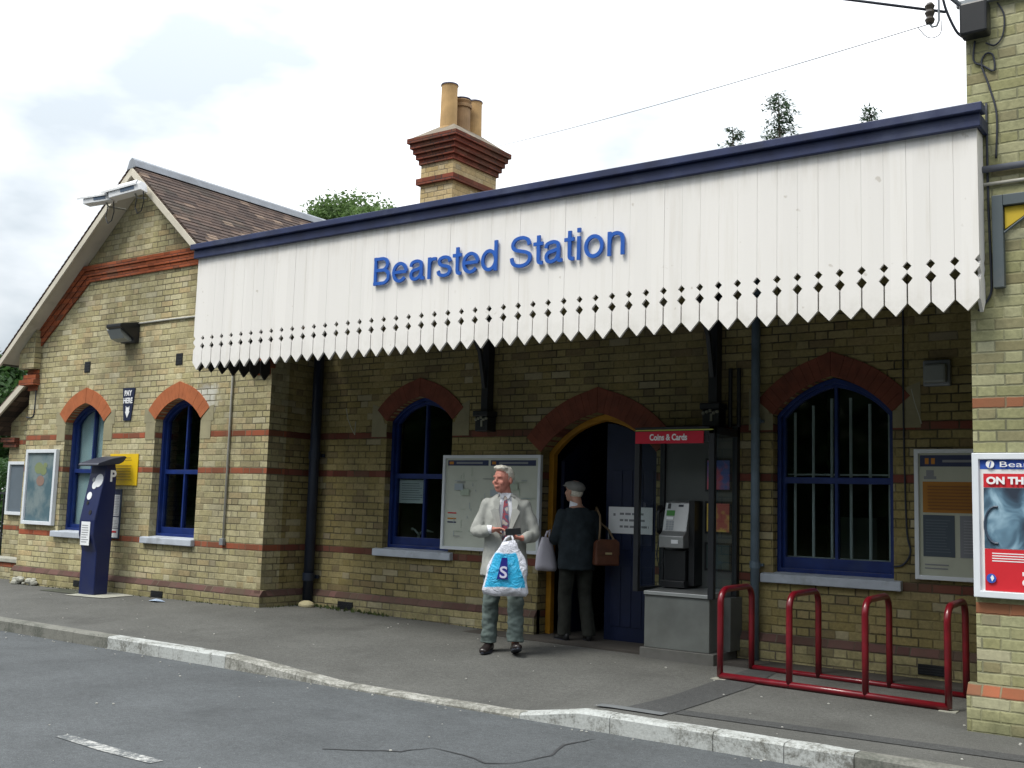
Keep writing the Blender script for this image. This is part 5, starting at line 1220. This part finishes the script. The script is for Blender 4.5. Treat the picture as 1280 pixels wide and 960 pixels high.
def carrier(parent, cx, cy, zb, zt, hwb, hwt, th, mat, name='sack', seed=0):
    mb = MB(); N = 15; K = 26
    for i in range(N):
        t = i/(N-1); z = zb+(zt-zb)*t; hw_ = lerp_tab(t, [(0, hwb*.90), (.08, hwb), (.5, hwb*.88), (.74, (hwb+hwt)*.56), (.89, hwt*1.5), (1, hwt)]); d = th*lerp_tab(t, [(0, .5), (.1, 1), (.5, .85), (1, .3)])
        for j in range(K):
            a = 2*math.pi*j/K; ca, sa = math.cos(a), math.sin(a)
            x = hw_*math.copysign(abs(ca)**.75, ca); y = d*math.copysign(abs(sa)**.9, sa)
            q = noise.noise(Vector((x*9+seed, y*9, z*5+seed)))*.022 + noise.noise(Vector((x*24, seed, z*4)))*.015*(1 if t > .5 else .6)
            mb.v.append((cx+x+q*ca+.015*t, cy+y*(1-.0*t)+q*sa*.6, z+noise.noise(Vector((x*7, y*5, seed)))*.022))
    for i in range(N-1):
        for j in range(K): mb.f.append([i*K+j, i*K+(j+1) % K, (i+1)*K+(j+1) % K, (i+1)*K+j]); mb.m.append(0)
    mb.f.append(list(range(K))[::-1]); mb.m.append(0); mb.f.append([(N-1)*K+j for j in range(K)]); mb.m.append(0)
    return mb.build(name, mat, parent, smooth=True)
sk = carrier(BG, .03, -.335, .545, 1.02, .205, .05, .055, bagmat())
mb = MB()
for s in (-1, 1): mb.tube([(.045+s*.045, -.33, 1.0), (.055+s*.03, -.325, 1.045), (.07, -.30, 1.075), (.085, -.29, 1.07)], [.012, .010, .008, .008], 8)
mb.build('bag_handle', flat('handle_plastic', (.62, .64, .7), .4), BG, smooth=True)
mb = MB(); mb.prism([[(-.045, .685), (.055, .685), (.045, .875), (-.005, .875)]], -.404, -.400); mb.build('patch', flat('patch_navy', (.02, .02, .22), .4), BG)
tm = MB(); text_mesh('S', -.020, .047, .695, .80, -.405, .002, tm, weight=.02); tm.build('lettering', flat('bag_white', (.62, .62, .78), .4), BG)
# --- person in dark coat and flat cap going in at the door
OLD = local_person('person', 'person in dark coat and grey flat cap seen from behind in the doorway')
hc2 = (.02, -.07, 1.475); mb = MB(); Pf2, rot_2 = head(mb, hc2, 30, -10, .98)
seg(mb, [(0, .0, 1.26), (.0, -.02, 1.35), (.01, -.05, 1.43)], [.062, .056, .054])
mb.rings([((0, 0, .76), (.15, 0, 0), (0, .11, 0)), ((0, 0, 1.0), (.15, 0, 0), (0, .11, 0)), ((0, 0, 1.2), (.16, 0, 0), (0, .105, 0)), ((0, -.01, 1.28), (.14, 0, 0), (0, .085, 0)), ((0, -.01, 1.33), (.07, 0, 0), (0, .06, 0))], 18)
limb(mb, (.16, 0, 1.22), (.25, -.04, 1.0), (.17, -.24, 1.02), .040, .036, .029); limb(mb, (-.16, 0, 1.22), (-.25, -.03, .99), (-.14, -.22, 1.0), .040, .036, .029)
hand(mb, (.17, -.24, 1.02), (-.1, -.9, 0), (-.3, 0, -1), 1, 60); hand(mb, (-.14, -.22, 1.0), (.2, -.9, 0), (.3, 0, -1), -1, 60)
limb(mb, (-.09, 0, .80), (-.11, -.03, .44), (-.13, .05, .1), .08, .055, .04); limb(mb, (.09, 0, .80), (.10, -.06, .44), (.11, -.03, .1), .08, .055, .04)
remesh(mb, 'body', [skin2, lipm, eyem, browm], OLD, .0065, paint=facepaint(Pf2, rot_2, hc2, .98))
mb = MB(); mb.ball(Pf2(0, .024, .004), (.079, .086, .070), n=12, rot=rot_2); inv2 = rot_2.transposed()
remesh(mb, 'hair', hairw, OLD, .007, .003, 30, cut=lambda q: (inv2 @ (q-Vector(hc2))).y < .0)
mb = MB(); mb.ball(Pf2(0, .018, .052), (.098, .112, .060), n=12, rot=rot_2); mb.ball(Pf2(0, -.03, .062), (.088, .090, .036), n=12, rot=rot_2); mb.ball(Pf2(0, -.100, .040), (.062, .055, .008), n=10, rot=rot_2)
remesh(mb, 'flat_cap', cloth('cap_tweed', (.22, .22, .21), .15), OLD, .006, .003, 12)
coat = cloth('dark_coat', (.022, .030, .036), .3); dtr = cloth('dark_trousers', (.025, .027, .024), .25)
mb = MB(); mb.rings([((0, 0, .70), (.205, 0, 0), (0, .155, 0)), ((0, 0, .9), (.205, 0, 0), (0, .155, 0)), ((0, .0, 1.05), (.205, 0, 0), (0, .15, 0)), ((0, .005, 1.18), (.200, 0, 0), (0, .14, 0)), ((0, .0, 1.26), (.19, 0, 0), (0, .115, 0)), ((0, -.01, 1.315), (.11, 0, 0), (0, .09, 0))], 22)
limb(mb, (.17, 0, 1.225), (.24, -.03, .99), (.19, -.20, 1.0), .075, .066, .05); limb(mb, (-.17, 0, 1.225), (-.24, -.02, .98), (-.16, -.19, .99), .075, .066, .05)
remesh(mb, 'coat', coat, OLD, .0095, .011, 9)
MB().rings([((.003, -.025, 1.30), (.082, 0, 0), (0, .078, 0)), ((.006, -.035, 1.365), (.068, 0, .012), (0, .068, -.01)), ((.006, -.035, 1.366), (.058, 0, .012), (0, .058, -.01)), ((.004, -.03, 1.31), (.06, 0, 0), (0, .06, 0))], 20).build('shirt_collar', shirt, OLD)
mb = MB(); mb.rings([((0, 0, .90), (.15, 0, 0), (0, .12, 0)), ((0, 0, .80), (.17, 0, 0), (0, .13, 0)), ((0, 0, .74), (.165, 0, 0), (0, .12, 0))], 16)
tleg(mb, (-.09, 0, .80), (-.115, -.03, .44), (-.135, .05, .10)); tleg(mb, (.09, 0, .80), (.10, -.06, .44), (.115, -.02, .10))
remesh(mb, 'trousers', dtr, OLD, .0095, .008, 9)
shoe(OLD, (-.135, .05, 0), -12, 0, M['blackplas']); shoe(OLD, (.115, -.02, 0), 10, 0, M['blackplas'])
OR = -128; opos = Vector((-5.83, -.10, 0)); OLD.location = (opos.x, opos.y, max(gz(opos.x, opos.y), .05)); OLD.rotation_euler = (0, 0, R(OR)); OLD.scale = (.93, .95, 1)
OW = Matrix.Translation(OLD.location) @ Matrix.Rotation(R(OR), 4, 'Z')
sb = topthing('shoulder_bag', 'brown leather shoulder bag at the hip of the person in the cap', 'shoulder bag', OW)
lea = plain('brown_leather', (.095, .032, .016), .4, .35, 10, spec=.5)
MB().prism([[(-.36, .755), (-.10, .755), (-.11, .975), (-.14, 1.005), (-.32, 1.005), (-.35, .975)]], .165, .265, axis='y').build('pouch', lea, sb, bevel=.018)
MB().prism([[(-.352, .86), (-.108, .86), (-.112, .985), (-.145, 1.012), (-.315, 1.012), (-.348, .985)]], .262, .272, axis='y').build('flap', lea, sb, bevel=.003)
MB().tube([(-.16, .20, .99), (-.175, .185, 1.12), (-.19, .14, 1.24), (-.195, .02, 1.325), (-.22, -.09, 1.22), (-.33, .02, 1.1), (-.33, .19, .99)], .011, 8).build('strap', flat('tan_strap', (.16, .11, .06), .6), sb, smooth=True)
MB().box(-.27, -.20, .272, .277, .865, .885).build('buckle', flat('brass', (.6, .5, .3), .3, metal=.8), sb)
wb = topthing('carrier_bag', 'white plastic carrier bag held by the person in the flat cap', 'carrier bag', OW)
carrier(wb, .20, -.36, .66, 1.00, .115, .035, .06, flat('white_plastic', (.62, .60, .68), .4), seed=3)
MB().tube([(.17, -.36, .98), (.175, -.35, 1.05), (.17, -.34, 1.075), (.20, -.35, 1.06), (.22, -.36, .98)], .012, 8).build('bag_handle', flat('white_plastic', (.62, .60, .68), .4), wb, smooth=True)

# ---------------------------------------------------------------- trees
def leafmat(name, lo, hi):
    n = NT(name); P, _, g = n.pos(); a = n.noise(P, 2.2, 4, .6); wz = n.t.nodes.new('ShaderNodeTexWhiteNoise'); wz.noise_dimensions = '3D'
    sn = n.t.nodes.new('ShaderNodeVectorMath'); sn.operation = 'SNAP'; sn.inputs[1].default_value = (.13, .13, .13); n.lk(P, sn.inputs[0]); n.lk(sn.outputs[0], wz.inputs['Vector'])
    f = n.m('ADD', n.m('MULTIPLY', n.map(a, .3, .7), .6), n.m('MULTIPLY', wz.outputs['Value'], .4)); n.set(col=n.mix(f, lo, hi), rough=.6, spec=.3)
    tr = n.t.nodes.new('ShaderNodeBsdfTranslucent'); n.lk(n.mix(f, lo, tuple(min(1, c*1.6) for c in hi)), tr.inputs[0]); ms = n.t.nodes.new('ShaderNodeMixShader'); ms.inputs[0].default_value = .3
    n.t.links.new(n.b.outputs[0], ms.inputs[1]); n.t.links.new(tr.outputs[0], ms.inputs[2]); n.t.links.new(ms.outputs[0], n.out.inputs[0]); return n.mat
bark = plain('bark', (.10, .08, .06), .95, .3, 8, bump=.6)
def leaf(mb, p, s, rnd):
    a = Vector((rnd.gauss(0, 1), rnd.gauss(0, 1), rnd.gauss(0, .7))).normalized(); b = a.orthogonal().normalized(); b = (b*math.cos(rnd.random()*6)+a.cross(b)*math.sin(rnd.random()*6)).normalized()
    mb.add([p-a*s, p+b*s*.5, p+a*s, p-b*s*.5], [(0, 1, 2, 3)])
def broad(name, base, h, rx, ry, zc0, n_cl, per, ls, mats, label, seed, group):
    rnd = random.Random(seed); e = empty(name, base, label, 'tree', group); bx, by, bz = base
    mb = MB(); top = (bx+rnd.uniform(-.3, .3), by, bz+h*.8); pts = [Vector(base)-Vector((0, 0, .3)), Vector((bx+.1, by, bz+h*.3)), Vector((bx-.05, by+.1, bz+h*.55)), Vector(top)]
    mb.tube(pts, [h*.03, h*.022, h*.015, h*.006], 8)
    cl = []
    for i in range(n_cl):
        t = rnd.random(); a = rnd.random()*6.283; z = zc0+(h-zc0)*t; prof = math.sin(math.pi*min(1, .12+.88*(1-abs(t-.42)/.62)))**.6 if True else 1
        q = (.45+.55*math.sqrt(rnd.random()))*max(.18, 1-(max(0, t-.3)/.78)**2)
        c = Vector((bx+rx*q*math.cos(a), by+ry*q*math.sin(a), bz+z-.25)); cl.append((c, rnd.uniform(.55, 1.0)*min(rx, ry)*.28))
    for c, r in cl[::3]: 
        b = Vector((bx, by, bz+max(h*.25, (c.z-bz)*.6))); mb.tube([b, b.lerp(c, .5)+Vector((0, 0, .15)), c], [h*.009, h*.006, h*.002], 5)
    mb.build('trunk', bark, e)
    lb = MB()
    for c, r in cl:
        for k in range(per):
            d = Vector((rnd.gauss(0, 1), rnd.gauss(0, 1), rnd.gauss(0, 1))).normalized(); q = c+Vector((d.x*r*1.2, d.y*r*1.2, d.z*r*.8))*(rnd.random()**.45)*rnd.uniform(.8, 1.2)
            leaf(lb, q, ls*rnd.uniform(.6, 1.3), rnd)
    lb.build('crown', mats, e)
    return e
L1 = leafmat('mid_green_leaves', (.045, .085, .025), (.14, .23, .07)); L2 = leafmat('dark_green_leaves', (.014, .04, .012), (.055, .12, .03)); L3 = leafmat('conifer_needles', (.012, .035, .016), (.05, .095, .04))
broad('broadleaf_tree', (-24.6, 15.6, ROAD), 11.3, 3.6, 2.8, 4.5, 170, 420, .075, L1, 'mid green leafy tree showing above the tiled roof and canopy', 5, None)
broad('broadleaf_tree', (-27.8, 5.4, ROAD), 4.95, 3.2, 2.4, .9, 110, 200, .10, L2, 'dark green leafy tree at the left edge behind the low wing', 9, 'dark trees beyond the left end')
broad('broadleaf_tree', (-33.0, 3.2, ROAD), 5.2, 2.8, 2.4, .8, 80, 160, .11, L2, 'second dark leafy tree farther left along the railings', 12, 'dark trees beyond the left end')
def conifer(base, h, rad, seed, label):
    rnd = random.Random(seed); e = empty('conifer_tree', base, label, 'tree', 'conifers behind the station roof'); b = Vector(base)
    mb = MB(); lean = Vector((rnd.uniform(-.2, .2), rnd.uniform(-.1, .1), 0))
    tp = [b+Vector((0, 0, -.2)), b+Vector((0, 0, h*.5)), b+lean*.4+Vector((0, 0, h*.85)), b+lean+Vector((0, 0, h))]; mb.tube(tp, [h*.018, h*.011, h*.004, .008], 7)
    lb = MB(); z = h*.25
    while z < h-.04:
        f = (h-z)/h; L = rad*min(1, f*2.1+.03)*rnd.uniform(.45, 1.15); n_ = 3 if z > h*.8 else 5
        for i in range(n_):
            a = rnd.random()*6.283; l = L*rnd.uniform(.5, 1.1)+.10; root = b+lean*max(0, (z/h-.5)*2)+Vector((0, 0, z)); dr = Vector((math.cos(a), math.sin(a), 0)); up = rnd.uniform(.1, .55) if z > h*.75 else rnd.uniform(-.25, .15)
            pts = [root+dr*l*t+Vector((0, 0, l*(up*t-.28*t*t))) for t in (0, .35, .7, 1)]
            mb.tube(pts, [.012+.01*l, .010, .006, .003], 4, caps=False)
            m_ = int(11+l*38)
            for k in range(m_):
                t = rnd.random()**.8; q = root+dr*l*t+Vector((0, 0, l*(up*t-.28*t*t)))+Vector((rnd.gauss(0, .05), rnd.gauss(0, .05), rnd.gauss(0, .035)))*(1+l*.5)
                dd = (dr*.7+Vector((rnd.gauss(0, .5), rnd.gauss(0, .5), rnd.gauss(-.15, .35)))).normalized(); s_ = rnd.uniform(.05, .13)*(1+.25*l); w_ = dd.orthogonal().normalized()*s_*.22
                lb.add([q-w_, q+w_, q+dd*s_], [(0, 1, 2)])
        z += rnd.uniform(.07, .14) if z > h*.75 else .26
    mb.build('trunk', bark, e); lb.build('crown', L3, e)
conifer((-9.70, 15, ROAD), 11.75, 2.7, 3, 'tallest dark conifer tip above the canopy fascia')
conifer((-10.95, 15.2, ROAD), 11.15, 2.4, 4, 'shorter conifer tip left of the tallest one')
conifer((-7.70, 15, ROAD), 10.95, 1.4, 6, 'small faint conifer tip close to the tall brick wall')

# clipped hedge behind the railings at the left edge
e = empty('hedge', (-24, 2.6, ROAD), 'dense dark hedge behind the railings at the left edge', 'hedge')
lb = MB(); rnd = random.Random(2)
for i in range(16000):
    x = rnd.uniform(-32, -16.9); z = rnd.uniform(.0, 2.0+.35*noise.noise(Vector((x*.8, 0, 0)))); y = 2.6-.55+abs(rnd.gauss(0, .18))+.25*noise.noise(Vector((x*1.3, z*1.3, 4)))
    if rnd.random() < .2: y = 2.6+rnd.uniform(-.5, .5); z = 2.0+.35*noise.noise(Vector((x*.8, 0, 0)))-rnd.random()*.15
    leaf(lb, Vector((x, y, z)), rnd.uniform(.04, .08), rnd)
lb.build('foliage', L2, e)
mb = MB()
for i in range(20): mb.tube([(-31.5+.75*i, 2.6, -.2), (-31.4+.75*i, 2.6, 1.0), (-31.6+.75*i, 2.7, 1.7)], [.04, .03, .01], 6)
mb.build('stem', bark, e)

# unseen wood added behind the camera to darken pane reflections and shade the canopy
rnd = random.Random(21); lb = MB()
for i in range(60000):
    x = rnd.uniform(-75, 60); top = 12.0+2.6*noise.noise(Vector((x*.13, 3, 0)))+1.6*noise.noise(Vector((x*.45, 7, 0))); z = top*rnd.random()**.75
    leaf(lb, Vector((x, -31-2.2*noise.noise(Vector((x*.3, z*.3, 1)))+rnd.uniform(-2, 2), z+ROAD)), rnd.uniform(.25, .55), rnd)
lb.build('added_woodland', L2, kind='stuff')
